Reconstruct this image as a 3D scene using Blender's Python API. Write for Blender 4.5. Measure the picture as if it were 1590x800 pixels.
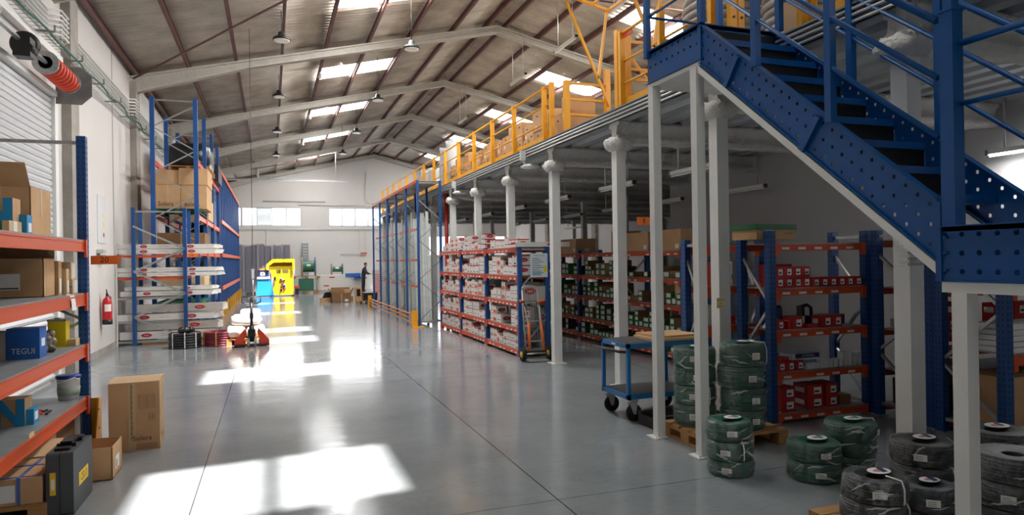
import bpy, math, random
from mathutils import Vector, Matrix
random.seed(11)
for _o in list(bpy.data.objects): bpy.data.objects.remove(_o)
SC = bpy.context.scene
COL = SC.collection
# ---------------------------------------------------------------- camera
CAMH, F = 1.65, 1050.0
th, pi_, ro = math.radians(19.6), math.radians(.09), math.radians(-.89)
fw = Vector((math.sin(th)*math.cos(pi_), math.cos(th)*math.cos(pi_), math.sin(pi_)))
rt = Vector((math.cos(th), -math.sin(th), 0)); up = rt.cross(fw)
r2 = rt*math.cos(ro)+up*math.sin(ro); u2 = up*math.cos(ro)-rt*math.sin(ro)
cam = bpy.data.cameras.new('camera'); camo = bpy.data.objects.new('camera', cam); COL.objects.link(camo)
M = Matrix.Identity(4)
for i in range(3):
    M[i][0] = r2[i]; M[i][1] = u2[i]; M[i][2] = -fw[i]
M[2][3] = CAMH
camo.matrix_world = M
cam.sensor_fit = 'HORIZONTAL'; cam.sensor_width = 36; cam.lens = F/1590*36
cam.clip_start = .05; cam.clip_end = 300
SC.camera = camo
# ---------------------------------------------------------------- world, sun, exposure
SC.view_settings.view_transform = 'Standard'; SC.view_settings.look = 'None'
SC.view_settings.gamma = 1; SC.view_settings.use_curve_mapping = False
SC.view_settings.exposure = 0.05
SC.cycles.use_denoising = True
SC.cycles.max_bounces = 8; SC.cycles.diffuse_bounces = 5; SC.cycles.glossy_bounces = 4
SC.cycles.transparent_max_bounces = 16; SC.cycles.sample_clamp_indirect = 6
SC.cycles.caustics_reflective = False; SC.cycles.caustics_refractive = False
W = bpy.data.worlds.new('world'); SC.world = W; W.use_nodes = True
bg = W.node_tree.nodes['Background']; bg.inputs[0].default_value = (.86, .93, 1, 1); bg.inputs[1].default_value = 2.6
SUN_D = Vector((-2.45, 3.0, -7.3)).normalized()
sl = bpy.data.lights.new('sun', 'SUN'); sl.energy = 38; sl.angle = math.radians(1.2); sl.color = (1, .97, .92)
so = bpy.data.objects.new('sun', sl); COL.objects.link(so)
so.rotation_euler = SUN_D.to_track_quat('-Z', 'Y').to_euler()
def area(name, loc, sx, sy, power, direction, color=(1, .985, .965)):
    l = bpy.data.lights.new(name, 'AREA'); l.shape = 'RECTANGLE'; l.size = sx; l.size_y = sy; l.energy = power; l.color = color
    o = bpy.data.objects.new(name, l); COL.objects.link(o); o.location = loc
    o.rotation_euler = Vector(direction).to_track_quat('-Z', 'Y').to_euler(); return o
SKY_Y = [-4.0, 2.4, 7.75, 12.1, 14.35, 20.2, 25.8, 31.5, 37.2]  # fourth row: extra skylights out of view, added to put sun on the sacks
RIDGE_X, RIDGE_Z, SLOPE = 5.8, 8.1, .232
WL, WR, WF, WB = -2.95, 14.55, 40.5, -8.0
def roofz(x): return RIDGE_Z - SLOPE*abs(x-RIDGE_X)
for _y in SKY_Y:
    area('skylight_daylight', (2.32, _y, roofz(2.32)-.12), 2.0, 1.2, 170 if _y > 30 else 235 if _y > 9 else 120 if _y > 5 else 15, (-.5, .2, -1))
    area('skylight_daylight', (9.1, _y, roofz(9.1)-.12), 2.0, 1.1, 170 if _y > 30 else 205 if _y > 0 else 40, (-.8, .1, -1))
for _x0, _x1, _z0, _z1 in ((-2.9, 1.63, 3.7, 4.75), (3.2, 6.9, 3.7, 4.75), (8.2, 14, 1.9, 3.1)):
    area('window_daylight', ((_x0+_x1)/2, WF-.12, (_z0+_z1)/2), _x1-_x0, _z1-_z0, 65 if _x0 < 8 else 45, (0, -1, -.1))
# ---------------------------------------------------------------- materials
def lin(c):
    if isinstance(c, str): c = tuple(int(c[i:i+2], 16)/255 for i in (0, 2, 4))
    return tuple((x/12.92 if x <= .04045 else ((x+.055)/1.055)**2.4) for x in c)+(1,)
MATS = {}
def mat(name, c, rough=.5, metal=0., vary=0., vscale=6., bump=0., bscale=60., spec=.5, coat=0., stretch=None, c2=None):
    if name in MATS: return MATS[name]
    m = bpy.data.materials.new(name); m.use_nodes = True; nt = m.node_tree; b = nt.nodes['Principled BSDF']
    b.inputs['Base Color'].default_value = lin(c); b.inputs['Roughness'].default_value = rough
    b.inputs['Metallic'].default_value = metal; b.inputs['Specular IOR Level'].default_value = spec
    b.inputs['Coat Weight'].default_value = coat
    tc = nt.nodes.new('ShaderNodeTexCoord'); src = tc.outputs['Object']
    if stretch:
        mp = nt.nodes.new('ShaderNodeMapping'); mp.inputs['Scale'].default_value = stretch
        nt.links.new(src, mp.inputs['Vector']); src = mp.outputs['Vector']
    if vary or c2:
        n = nt.nodes.new('ShaderNodeTexNoise'); n.inputs['Scale'].default_value = vscale; n.inputs['Detail'].default_value = 5
        nt.links.new(src, n.inputs['Vector'])
        r = nt.nodes.new('ShaderNodeValToRGB'); l = lin(c)
        d = lin(c2) if c2 else tuple(x*(1-vary) for x in l[:3])+(1,)
        r.color_ramp.elements[0].position = .35; r.color_ramp.elements[1].position = .65
        r.color_ramp.elements[0].color = d; r.color_ramp.elements[1].color = l
        nt.links.new(n.outputs['Fac'], r.inputs['Fac']); nt.links.new(r.outputs['Color'], b.inputs['Base Color'])
    if bump:
        n2 = nt.nodes.new('ShaderNodeTexNoise'); n2.inputs['Scale'].default_value = bscale; n2.inputs['Detail'].default_value = 4
        nt.links.new(src, n2.inputs['Vector'])
        bp = nt.nodes.new('ShaderNodeBump'); bp.inputs['Strength'].default_value = bump; bp.inputs['Distance'].default_value = .02
        nt.links.new(n2.outputs['Fac'], bp.inputs['Height']); nt.links.new(bp.outputs['Normal'], b.inputs['Normal'])
    MATS[name] = m; return m
def emis(name, c, s):
    m = bpy.data.materials.new(name); m.use_nodes = True; b = m.node_tree.nodes['Principled BSDF']
    b.inputs['Base Color'].default_value = lin(c); b.inputs['Emission Color'].default_value = lin(c); b.inputs['Emission Strength'].default_value = s
    return m
def clear(name, c, trans=.85, rough=.1, diff=False):
    m = bpy.data.materials.new(name); m.use_nodes = True; nt = m.node_tree
    out = nt.nodes['Material Output']; b = nt.nodes['Principled BSDF']
    b.inputs['Base Color'].default_value = lin(c); b.inputs['Roughness'].default_value = rough
    t = nt.nodes.new('ShaderNodeBsdfTransparent'); t.inputs[0].default_value = (1, 1, 1, 1)
    mx = nt.nodes.new('ShaderNodeMixShader'); mx.inputs[0].default_value = trans
    src = b.outputs[0]
    if diff:
        tr = nt.nodes.new('ShaderNodeBsdfTranslucent'); tr.inputs[0].default_value = lin(c); src = tr.outputs[0]
    nt.links.new(src, mx.inputs[1]); nt.links.new(t.outputs[0], mx.inputs[2]); nt.links.new(mx.outputs[0], out.inputs['Surface'])
    MATS[name] = m; return m
BLUE = mat('rack_blue', '184c8a', .45); DBLUE = mat('stair_blue', '034f90', .36, vary=.1, vscale=3, spec=.35)
ORANGE = mat('beam_orange', 'd2542a', .42); RED = mat('red_paint', 'b32018', .4)
GALV = mat('galvanised', 'b9bcbc', .38, .75, vary=.2, vscale=25); STEEL = mat('bright_steel', 'd5d7d8', .25, .9)
SHELF = mat('grey_shelf', '9a9ea0', .5, .35, vary=.15, vscale=9)
WPAINT = mat('white_paint', 'e4e4e0', .5, vary=.05, vscale=5); WHITE = mat('white', 'efefec', .5)
YEL = mat('yellow_paint', 'f0a81c', .4, vary=.08, vscale=8); BYEL = mat('bright_yellow', 'f7d817', .4)
BLACK = mat('black_plastic', '17181a', .45); RUBBER = mat('rubber', '141414', .8)
CARD = mat('cardboard', 'cfa67a', .85, vary=.12, vscale=4, bump=.1, bscale=120)
CARD2 = mat('cardboard_dark', '8c6a48', .85, vary=.15, vscale=5); CARD3 = mat('cardboard_pale', 'd8b88e', .85, vary=.1, vscale=5)
CARDIN = mat('cardboard_inside', '8d6b4a', .9); TAPE = mat('tape', 'c9ad82', .3); INK = mat('ink', '3a3a40', .7)
LABEL = mat('paper_label', 'f2f1ec', .6); CREAM = mat('cream_label', 'f0e2a8', .6)
WBOX = mat('white_carton', 'e3e0da', .6, vary=.06, vscale=5); GBOX = mat('grey_carton', 'b9b4ae', .6, vary=.06, vscale=6)
LOGO = mat('logo_red', 'b3202a', .5); ORPR = mat('print_orange', 'd2603e', .55); REDB = mat('red_carton', 'bf2a26', .55, vary=.1, vscale=6)
GREENB = mat('green_carton', '2f7d45', .6, vary=.1, vscale=6); TEAL = mat('coil_green', '1a5a47', .4, vary=.2, vscale=14)
BLKC = mat('coil_black', '26262b', .4, vary=.25, vscale=10); MAROON = mat('coil_maroon', '7d1f38', .45)
WOOD = mat('pallet_wood', 'b98a55', .8, vary=.25, vscale=5, stretch=(1, 8, 8)); PLY = mat('plywood', '9c9488', .7, vary=.2, vscale=4)
NAVY = mat('navy', '1b2a55', .5); CBLUE = mat('cyan_blue', '1f8fc9', .5); MBLUE = mat('mid_blue', '2162b8', .5)
PIPE = mat('conduit', 'c9c9c6', .35, .5); TUBEG = mat('grey_tube', 'dce2de', .4, vary=.12, vscale=8)
DARK = mat('dark_recess', '0c0c0e', .9); GREENP = mat('green_pallet', '1f5b45', .6)
FOAM = mat('sprayed_fireproofing', 'e0ddd7', .95, vary=.08, vscale=10, bump=1.0, bscale=32)
BROWNST = mat('primed_steel', '7a5650', .6, vary=.2, vscale=4); FILM = clear('clear_film', 'e6eef0', .8, .12)
WALLM = mat('painted_wall', 'd0ccc8', .8, vary=.05, vscale=.6, bump=.05, bscale=30)
ROUGHC = mat('old_concrete', 'a8a29a', .95, vary=.25, vscale=3, bump=.4, bscale=20)
# ---------------------------------------------------------------- mesh builder
_txt = {}
def text_mesh(s):
    if s in _txt: return _txt[s]
    c = bpy.data.curves.new('t', 'FONT'); c.body = s; c.size = 1; c.align_x = 'CENTER'; c.align_y = 'CENTER'; c.resolution_u = 2
    o = bpy.data.objects.new('t', c); COL.objects.link(o); dg = bpy.context.evaluated_depsgraph_get()
    me = o.evaluated_get(dg).to_mesh(); r = ([tuple(v.co) for v in me.vertices], [tuple(p.vertices) for p in me.polygons])
    bpy.data.objects.remove(o); bpy.data.curves.remove(c); _txt[s] = r; return r
class MB:
    def __init__(s): s.v = []; s.f = []; s.m = []; s.s = []
    def face(s, idx, m=0, sm=False): s.f.append(tuple(idx)); s.m.append(m); s.s.append(sm)
    def box(s, x0, y0, z0, x1, y1, z1, m=0, T=None):
        b = len(s.v); P = [(x, y, z) for z in (z0, z1) for y in (y0, y1) for x in (x0, x1)]
        if T is not None: P = [tuple(T @ Vector(p)) for p in P]
        s.v += P
        for q in ((0, 2, 3, 1), (4, 5, 7, 6), (0, 1, 5, 4), (2, 6, 7, 3), (0, 4, 6, 2), (1, 3, 7, 5)): s.face([b+i for i in q], m)
        return s
    def rbox(s, cx, cy, z0, sx, sy, h, a, m=0):   # box turned about z by a (deg), base z0
        T = Matrix.Translation((cx, cy, z0)) @ Matrix.Rotation(math.radians(a), 4, 'Z')
        return s.box(-sx/2, -sy/2, 0, sx/2, sy/2, h, m, T)
    def bar(s, p, q, w, h=None, m=0, upv=(0, 0, 1)):
        p = Vector(p); q = Vector(q); h = h or w; d = (q-p); L = d.length; d.normalize()
        u = Vector(upv); 
        if abs(d.dot(u)) > .99: u = Vector((0, 1, 0))
        a = d.cross(u).normalized(); c = a.cross(d)
        b = len(s.v)
        for e in (p, q):
            for i, j in ((-1, -1), (1, -1), (1, 1), (-1, 1)): s.v.append(tuple(e+a*(i*w/2)+c*(j*h/2)))
        for i in range(4):
            j = (i+1) % 4; s.face((b+i, b+j, b+4+j, b+4+i), m)
        s.face((b+3, b+2, b+1, b), m); s.face((b+4, b+5, b+6, b+7), m); return s
    def cyl(s, p, q, r, n=12, m=0, r_2=None, cap=True):
        p = Vector(p); q = Vector(q); d = (q-p).normalized(); u = Vector((0, 0, 1)) if abs(d.z) < .95 else Vector((1, 0, 0))
        a = d.cross(u).normalized(); c = d.cross(a); b = len(s.v); r_2 = r if r_2 is None else r_2
        for e, R in ((p, r), (q, r_2)):
            for i in range(n):
                t = 2*math.pi*i/n; s.v.append(tuple(e+a*(R*math.cos(t))+c*(R*math.sin(t))))
        for i in range(n):
            j = (i+1) % n; s.face((b+i, b+j, b+n+j, b+n+i), m, True)
        if cap: s.face([b+n-1-i for i in range(n)], m); s.face([b+n+i for i in range(n)], m)
        return s
    def tube(s, pts, r, n=8, m=0, closed=False):
        pts = [Vector(p) for p in pts]; b = len(s.v); N = len(pts); prev = None
        for k, p in enumerate(pts):
            if closed: d = pts[(k+1) % N]-pts[k-1]
            else: d = pts[min(k+1, N-1)]-pts[max(k-1, 0)]
            d.normalize()
            if prev is None:
                u = Vector((0, 0, 1)) if abs(d.z) < .9 else Vector((1, 0, 0)); a = d.cross(u).normalized()
            else: a = (prev-d*prev.dot(d)).normalized()
            prev = a; c = d.cross(a)
            for i in range(n):
                t = 2*math.pi*i/n; s.v.append(tuple(p+a*(r*math.cos(t))+c*(r*math.sin(t))))
        for k in range(N if closed else N-1):
            k2 = (k+1) % N
            for i in range(n):
                j = (i+1) % n; s.face((b+k*n+i, b+k*n+j, b+k2*n+j, b+k2*n+i), m, True)
        if not closed: s.face([b+i for i in range(n)][::-1], m); s.face([b+(N-1)*n+i for i in range(n)], m)
        return s
    def lathe(s, c, prof, n=32, m=0, wob=0., closed=False, axis='z'):
        b = len(s.v); K = len(prof)
        for k, (r, z) in enumerate(prof):
            for i in range(n):
                t = 2*math.pi*i/n; R = r*(1+wob*math.sin(3*t+k*.9)*.5+wob*random.uniform(-.5, .5))
                if axis == 'z': s.v.append((c[0]+R*math.cos(t), c[1]+R*math.sin(t), c[2]+z))
                elif axis == 'x': s.v.append((c[0]+z, c[1]+R*math.cos(t), c[2]+R*math.sin(t)))
                else: s.v.append((c[0]+R*math.cos(t), c[1]+z, c[2]+R*math.sin(t)))
        for k in range(K if closed else K-1):
            k2 = (k+1) % K
            for i in range(n):
                j = (i+1) % n; s.face((b+k*n+i, b+k*n+j, b+k2*n+j, b+k2*n+i), m, True)
        if not closed: s.face([b+n-1-i for i in range(n)], m); s.face([b+(K-1)*n+i for i in range(n)], m)
        return s
    def poly(s, pts, m=0):
        b = len(s.v); s.v += [tuple(p) for p in pts]; s.face(range(b, b+len(pts)), m); return s
    def ell(s, c, u, v, m=0, n=20):
        c = Vector(c); u = Vector(u); v = Vector(v)
        return s.poly([c+u*math.cos(2*math.pi*i/n)+v*math.sin(2*math.pi*i/n) for i in range(n)], m)
    def extr(s, pts, d, m=0):      # polygon extruded along d
        d = Vector(d); b = len(s.v); n = len(pts); s.v += [tuple(p) for p in pts]+[tuple(Vector(p)+d) for p in pts]
        s.face([b+n-1-i for i in range(n)], m); s.face([b+n+i for i in range(n)], m)
        for i in range(n):
            j = (i+1) % n; s.face((b+i, b+j, b+n+j, b+n+i), m)
        return s
    def text(s, t, c, u, v, m=0, flat=None):   # u: direction*size of x, v: of y
        V, Fc = text_mesh(t); b = len(s.v); c = Vector(c); u = Vector(u); v = Vector(v)
        s.v += [tuple(c+u*x+v*y) for x, y, z in V]
        for f in Fc: s.face([b+i for i in f], m)
        return s
    def plate(s, P0, U, V, nu, nv, rad, holes, th_, m=0, nh=8):   # perforated plate; cells nu x nv, hole where holes(i,j)
        P0 = Vector(P0); U = Vector(U); V = Vector(V); N = U.cross(V).normalized()*th_
        uu = U/nu; vv = V/nv; ul = U.normalized(); vl = (V-ul*V.dot(ul)).normalized()
        for i in range(nu):
            for j in range(nv):
                A = P0+uu*i+vv*j; cs = [A, A+uu*.5, A+uu, A+uu+vv*.5, A+uu+vv, A+uu*.5+vv, A+vv, A+vv*.5]
                if not holes(i, j):
                    s.poly([cs[0], cs[2], cs[4], cs[6]], m); s.poly([cs[6]-N, cs[4]-N, cs[2]-N, cs[0]-N], m); continue
                ctr = A+uu*.5+vv*.5; b = len(s.v); ring = []
                for c in cs:
                    d = (c-ctr).normalized(); ring.append(ctr+d*rad)
                s.v += [tuple(x) for x in cs+ring]+[tuple(x-N) for x in cs+ring]
                for k in range(8):
                    l = (k+1) % 8
                    s.face((b+k, b+l, b+8+l, b+8+k), m); s.face((b+16+l, b+16+k, b+24+k, b+24+l), m)
                    s.face((b+8+k, b+8+l, b+24+l, b+24+k), m)
        return s
    def mesh(s, name, mats, off=(0, 0, 0)):
        me = bpy.data.meshes.new(name); ox, oy, oz = off
        me.from_pydata([(x-ox, y-oy, z-oz) for x, y, z in s.v], [], s.f)
        for mm in mats: me.materials.append(mm)
        me.polygons.foreach_set('material_index', s.m); me.polygons.foreach_set('use_smooth', s.s); me.update(); return me
def ms(m): return list(m) if isinstance(m, (list, tuple)) else [m]
def tag(o, label=None, cat=None, group=None, kind=None):
    if label: o['label'] = label
    if cat: o['category'] = cat
    if group: o['group'] = group
    if kind: o['kind'] = kind
    return o
def thing(name, label, cat, loc=(0, 0, 0), group=None):
    o = bpy.data.objects.new(name, None); COL.objects.link(o); o.location = loc; o.empty_display_size = .1
    return tag(o, label, cat, group)
WLOC = {}
def part(root, name, mb, mats, label=None, kind=None):   # vertices given in world metres
    off = WLOC.get(root.name, tuple(root.location)) ; WLOC.setdefault(root.name, off)
    o = bpy.data.objects.new(name, mb.mesh(name, ms(mats), off)); COL.objects.link(o); o.parent = root
    WLOC[o.name] = off
    return tag(o, label, kind=kind)
def single(name, mb, mats, label, cat, loc, group=None, kind=None):
    o = bpy.data.objects.new(name, mb.mesh(name, ms(mats), loc)); COL.objects.link(o); o.location = loc
    WLOC[o.name] = tuple(loc); return tag(o, label, cat, group, kind)
def struct(name, mb, mats, label=None):
    o = bpy.data.objects.new(name, mb.mesh(name, ms(mats))); COL.objects.link(o); WLOC[o.name] = (0, 0, 0); o['kind'] = 'structure'
    if label: o['label'] = label
    return o
def copy_tree(o, parent=None):
    c = o.copy(); COL.objects.link(c)
    if parent is not None: c.parent = parent
    for ch in list(o.children): copy_tree(ch, c)
    return c
ORD = ['', 'first', 'second', 'third', 'fourth', 'fifth', 'sixth', 'seventh', 'eighth', 'ninth', 'tenth', 'eleventh', 'twelfth', 'thirteenth', 'fourteenth', 'fifteenth', 'sixteenth', 'seventeenth', 'eighteenth', 'nineteenth', 'twentieth', 'twenty-first', 'twenty-second', 'twenty-third', 'twenty-fourth', 'twenty-fifth', 'twenty-sixth', 'twenty-seventh', 'twenty-eighth', 'twenty-ninth', 'thirtieth']+['last']*30
# ================================================================ the hall
def floor_mat():
    m = bpy.data.materials.new('epoxy_floor'); m.use_nodes = True; nt = m.node_tree; b = nt.nodes['Principled BSDF']
    tc = nt.nodes.new('ShaderNodeTexCoord'); sp = nt.nodes.new('ShaderNodeSeparateXYZ'); nt.links.new(tc.outputs['Object'], sp.inputs[0])
    n = nt.nodes.new('ShaderNodeTexNoise'); n.inputs['Scale'].default_value = .9; n.inputs['Detail'].default_value = 8; n.inputs['Roughness'].default_value = .65
    nt.links.new(tc.outputs['Object'], n.inputs['Vector'])
    r = nt.nodes.new('ShaderNodeValToRGB'); r.color_ramp.elements[0].position = .3; r.color_ramp.elements[1].position = .7
    r.color_ramp.elements[0].color = lin('868b8f'); r.color_ramp.elements[1].color = lin('9a9fa2'); nt.links.new(n.outputs['Fac'], r.inputs['Fac'])
    def line(out, pos, w, period=None):
        a = nt.nodes.new('ShaderNodeMath'); a.operation = 'SUBTRACT'; nt.links.new(out, a.inputs[0]); a.inputs[1].default_value = pos
        if period:
            p = nt.nodes.new('ShaderNodeMath'); p.operation = 'PINGPONG'; nt.links.new(a.outputs[0], p.inputs[0]); p.inputs[1].default_value = period/2; a = p
        c = nt.nodes.new('ShaderNodeMath'); c.operation = 'ABSOLUTE'; nt.links.new(a.outputs[0], c.inputs[0])
        d = nt.nodes.new('ShaderNodeMath'); d.operation = 'LESS_THAN'; nt.links.new(c.outputs[0], d.inputs[0]); d.inputs[1].default_value = w
        return d
    acc = None
    for ln in (line(sp.outputs[0], 1.82, .006), line(sp.outputs[0], -.53, .004), line(sp.outputs[1], 4.25, .0035, 5.0), line(sp.outputs[0], 5.2, .004)):
        if acc is None: acc = ln
        else:
            mx = nt.nodes.new('ShaderNodeMath'); mx.operation = 'MAXIMUM'; nt.links.new(acc.outputs[0], mx.inputs[0]); nt.links.new(ln.outputs[0], mx.inputs[1]); acc = mx
    # fine scuffs and cracks
    v = nt.nodes.new('ShaderNodeTexNoise'); v.inputs['Scale'].default_value = 3.5; v.inputs['Detail'].default_value = 12; v.inputs['Distortion'].default_value = 1.2
    mp = nt.nodes.new('ShaderNodeMapping'); mp.inputs['Scale'].default_value = (1, 3.2, 1); nt.links.new(tc.outputs['Object'], mp.inputs[0]); nt.links.new(mp.outputs[0], v.inputs['Vector'])
    vr = nt.nodes.new('ShaderNodeValToRGB'); vr.color_ramp.elements[0].position = .48; vr.color_ramp.elements[1].position = .52
    e = vr.color_ramp.elements.new(.5); vr.color_ramp.elements[0].color = (0, 0, 0, 1); e.color = (.16, .16, .16, 1); vr.color_ramp.elements[2].color = (0, 0, 0, 1)
    nt.links.new(v.outputs['Fac'], vr.inputs['Fac'])
    add = nt.nodes.new('ShaderNodeMath'); add.operation = 'MAXIMUM'; nt.links.new(acc.outputs[0], add.inputs[0]); nt.links.new(vr.outputs['Color'], add.inputs[1])
    mix = nt.nodes.new('ShaderNodeMixRGB'); nt.links.new(add.outputs[0], mix.inputs['Fac']); nt.links.new(r.outputs['Color'], mix.inputs[1]); mix.inputs[2].default_value = lin('3c3f42')
    nt.links.new(mix.outputs[0], b.inputs['Base Color'])
    n2 = nt.nodes.new('ShaderNodeTexNoise'); n2.inputs['Scale'].default_value = 2.2; n2.inputs['Detail'].default_value = 6; nt.links.new(tc.outputs['Object'], n2.inputs['Vector'])
    mr = nt.nodes.new('ShaderNodeMapRange'); mr.inputs['To Min'].default_value = .07; mr.inputs['To Max'].default_value = .2; nt.links.new(n2.outputs['Fac'], mr.inputs['Value'])
    nt.links.new(mr.outputs['Result'], b.inputs['Roughness']); b.inputs['Specular IOR Level'].default_value = .6
    n3 = nt.nodes.new('ShaderNodeTexNoise'); n3.inputs['Scale'].default_value = 5; n3.inputs['Detail'].default_value = 3; nt.links.new(tc.outputs['Object'], n3.inputs['Vector'])
    bp = nt.nodes.new('ShaderNodeBump'); bp.inputs['Strength'].default_value = .08; bp.inputs['Distance'].default_value = .02; nt.links.new(n3.outputs['Fac'], bp.inputs['Height']); nt.links.new(bp.outputs[0], b.inputs['Normal'])
    return m
struct('floor', MB().box(WL-.3, WB-.3, -.2, WR+.3, WF+.3, 0), floor_mat())
struct('wall_left', MB().box(WL-.25, WB-.25, 0, WL, WF+.25, roofz(WL)+.06), WALLM)
struct('wall_right', MB().box(WR, WB-.25, 0, WR+.25, WF+.25, roofz(WR)+.06), WALLM)
def gable(y0, y1, holes):
    m = MB(); xs = sorted({WL, WR, RIDGE_X, *[h[0] for h in holes], *[h[1] for h in holes]})
    for a, b in zip(xs, xs[1:]):
        hs = sorted([h for h in holes if h[0] <= a+.001 and h[1] >= b-.001], key=lambda h: h[2]); z = 0
        for h in hs:
            if h[2] > z: m.box(a, y0, z, b, y1, h[2])
            z = h[3]
        m.extr([(a, y0, z), (b, y0, z), (b, y0, roofz(b)+.05), (a, y0, roofz(a)+.05)], (0, y1-y0, 0))
    return m
WIN = [(-2.9, -1.55, 3.7, 4.75), (-1.5, 1.63, 3.7, 4.75), (3.2, 6.9, 3.7, 4.75), (8.2, 14, 1.9, 3.1)]
struct('wall_far', gable(WF, WF+.25, WIN), WALLM)
struct('wall_back', gable(WB-.25, WB, []), WALLM)
GLASS = clear('window_glass', 'e8f2f6', .88, .05)
MULL = mat('window_frame', 'c7c9cb', .4, .3)
for i, (a, b, c, d) in enumerate(WIN):
    w = MB(); w.box(a, WF+.02, c, b, WF+.08, c+.04); w.box(a, WF+.02, d-.04, b, WF+.08, d)
    n = max(1, round((b-a)/.78)); n = {0: 2, 1: 4}.get(i, n)
    for k in range(n+1): x = a+(b-a)*k/n; w.box(max(a, x-.025), WF+.02, c, min(b, x+.025), WF+.08, d)
    wo = struct('window_%d' % (i+1), w, MULL)
    part(wo, 'window_pane', MB().box(a, WF+.045, c, b, WF+.05, d), GLASS)
    if i < 2:   # louvred shutter behind one light
        l = MB(); x0 = a+(b-a)*(.25 if i else .0); x1 = x0+.74
        for k in range(13): l.box(x0, WF+.09, c+.05+k*.077, x1, WF+.12, c+.10+k*.077)
        part(wo, 'window_louvre', l, WPAINT)
# roof: corrugated fibre-cement sheets with openings for the skylights
def roof_mat():
    return mat('fibre_cement_sheet', 'c6beb2', .9, c2='aca397', vscale=2.0, bump=.25, bscale=40)
RM = roof_mat()
per, amp = .18, .028
ys = []; y = WB-.3
while y <= WF+.32: ys.append(y); y += per/6
HY = [(c-.62, c+.62) for c in SKY_Y]
def insky(yy, right=False): return any(a+(.08 if right else 0) <= yy < b-(.08 if right else 0) for a, b in HY)
for side, xr, name in ((0, [WL-.2, 1.35, 3.45, RIDGE_X], 'ceiling'), (1, [RIDGE_X, 8.05, 10.2, WR+.2], 'ceiling')):
    m = MB()
    for seg in range(3):
        x0, x1 = xr[seg], xr[seg+1]; b = len(m.v)
        for yy in ys:
            w = amp*math.sin(2*math.pi*yy/per)
            m.v += [(x0, yy, roofz(x0)+w), (x1, yy, roofz(x1)+w)]
        for k in range(len(ys)-1):
            if seg == 1 and insky(ys[k], side): continue
            m.face((b+2*k, b+2*k+1, b+2*k+3, b+2*k+2), 0, True)
    o = struct(name, m, RM); sm = o.modifiers.new('s', 'SOLIDIFY'); sm.thickness = .012; sm.offset = 1
SKYM = clear('skylight_sheet', 'f4f6f6', .72, .3, diff=True)
wn = 4
for c in SKY_Y:
    for x0, x1, hw in ((1.35, 2.4, .62), (2.4, 3.45, .62), (8.05, 9.1, .54), (9.1, 10.2, .54)):
        wn += 1; m = MB().extr([(x0, c-hw, roofz(x0)+.03), (x1, c-hw, roofz(x1)+.03), (x1, c-hw, roofz(x1)+.036), (x0, c-hw, roofz(x0)+.036)], (0, 2*hw, 0))
        struct('window_%d' % wn, m, SKYM)
# purlins along the hall
PX = [-2.84, -1.75, -.72, .32, 1.35, 2.4, 3.45, 4.6, 5.55, 6.05, 7.0, 8.05, 9.1, 10.2, 11.3, 12.4, 13.5]
for x in PX:
    z = roofz(x)-.025; m = MB(); m.box(x-.03, WB, z-.14, x+.03, WF, z-.135+.0); m.box(x-.004, WB, z-.14, x+.004, WF, z); m.box(x-.03, WB, z-.008, x+.03, WF, z)
    struct('purlin', m, BROWNST)
FY = [-.1, 5.7, 11.5, 17.3, 23.1, 28.9, 34.7, 40.35]
FRM = mat('sprayed_frame', 'c3beb4', .9, vary=.1, vscale=6, bump=.5, bscale=18)
for y in FY:
    m = MB()
    for sx in (-1, 1):
        xe = WL if sx < 0 else WR; n = 14
        P = []
        for k in range(n+1):
            x = RIDGE_X+(xe-RIDGE_X)*k/n; zt = roofz(x)-.17
            hh = .20+.20*max(0, (k-10)/4)  # haunch towards the wall
            P.append((x, zt, zt-hh))
        for (xa, ta, ba), (xb, tb, bb) in zip(P, P[1:]):
            j = random.uniform(-.006, .006)
            for (w, a0, a1, b0, b1) in ((.035, ta, ba, tb, bb), (.10, ta, ta-.04, tb, tb-.04), (.10, ba+.05, ba, bb+.05, bb)):
                m.extr([(xa, y-w, a1), (xb, y-w, b1), (xb, y-w, b0), (xa, y-w, a0)][::(1 if sx > 0 else -1)], (0, 2*w, 0))
    struct('roof_frame', m, FRM)
for y in (-.1, 5.7, 12.1, 17.4, 23.1, 28.9, 34.7):
    m = MB(); m.box(WL, y-.22, 0, WL+.13, y+.22, roofz(WL)-.3); struct('wall_pillar', m, ROUGHC)
    struct('wall_pillar', MB().box(WR-.15, y-.2, 0, WR, y+.2, roofz(WR)-.3), ROUGHC)
# wind bracing rods under the roof
for pts in (((WL+.1, 17.1, roofz(WL)-.25), (1.35, 12.3, roofz(1.35)-.2), (5.8, 14.2, roofz(5.8)-.45)), ((1.35, 12.3, roofz(1.35)-.2), (-1.9, 11.7, roofz(-1.9)-.2)),
            ((5.8, 14.2, roofz(5.8)-.45), (10.2, 12.3, roofz(10.2)-.2), (WR-.1, 17.1, roofz(WR)-.25)), ((1.35, 37.2, roofz(1.35)-.2), (5.8, 35, roofz(5.8)-.2)), ((1.35, 37.2, roofz(1.35)-.2), (WL+.1, 35, roofz(WL)-.25)), ((5.8, 35, roofz(5.8)-.2), (10.2, 37.2, roofz(10.2)-.2))):
    struct('wind_brace', MB().tube(pts, .022, 8), BROWNST)
# inner partition wall under the mezzanine
struct('wall_inner', MB().box(8.0, WB, 0, 8.15, 12.4, 3.42), mat('grey_wall', 'b9b8b9', .8, vary=.04, vscale=1))
# skirting strip on the left wall and a vertical panel joint
struct('trim_1', MB().box(WL, 12.4, 0, WL+.012, 17.0, .12), ROUGHC)
struct('trim_2', MB().box(WL, 15.35, .12, WL+.008, 15.38, 6), mat('joint', '9b9894', .9))
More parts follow.
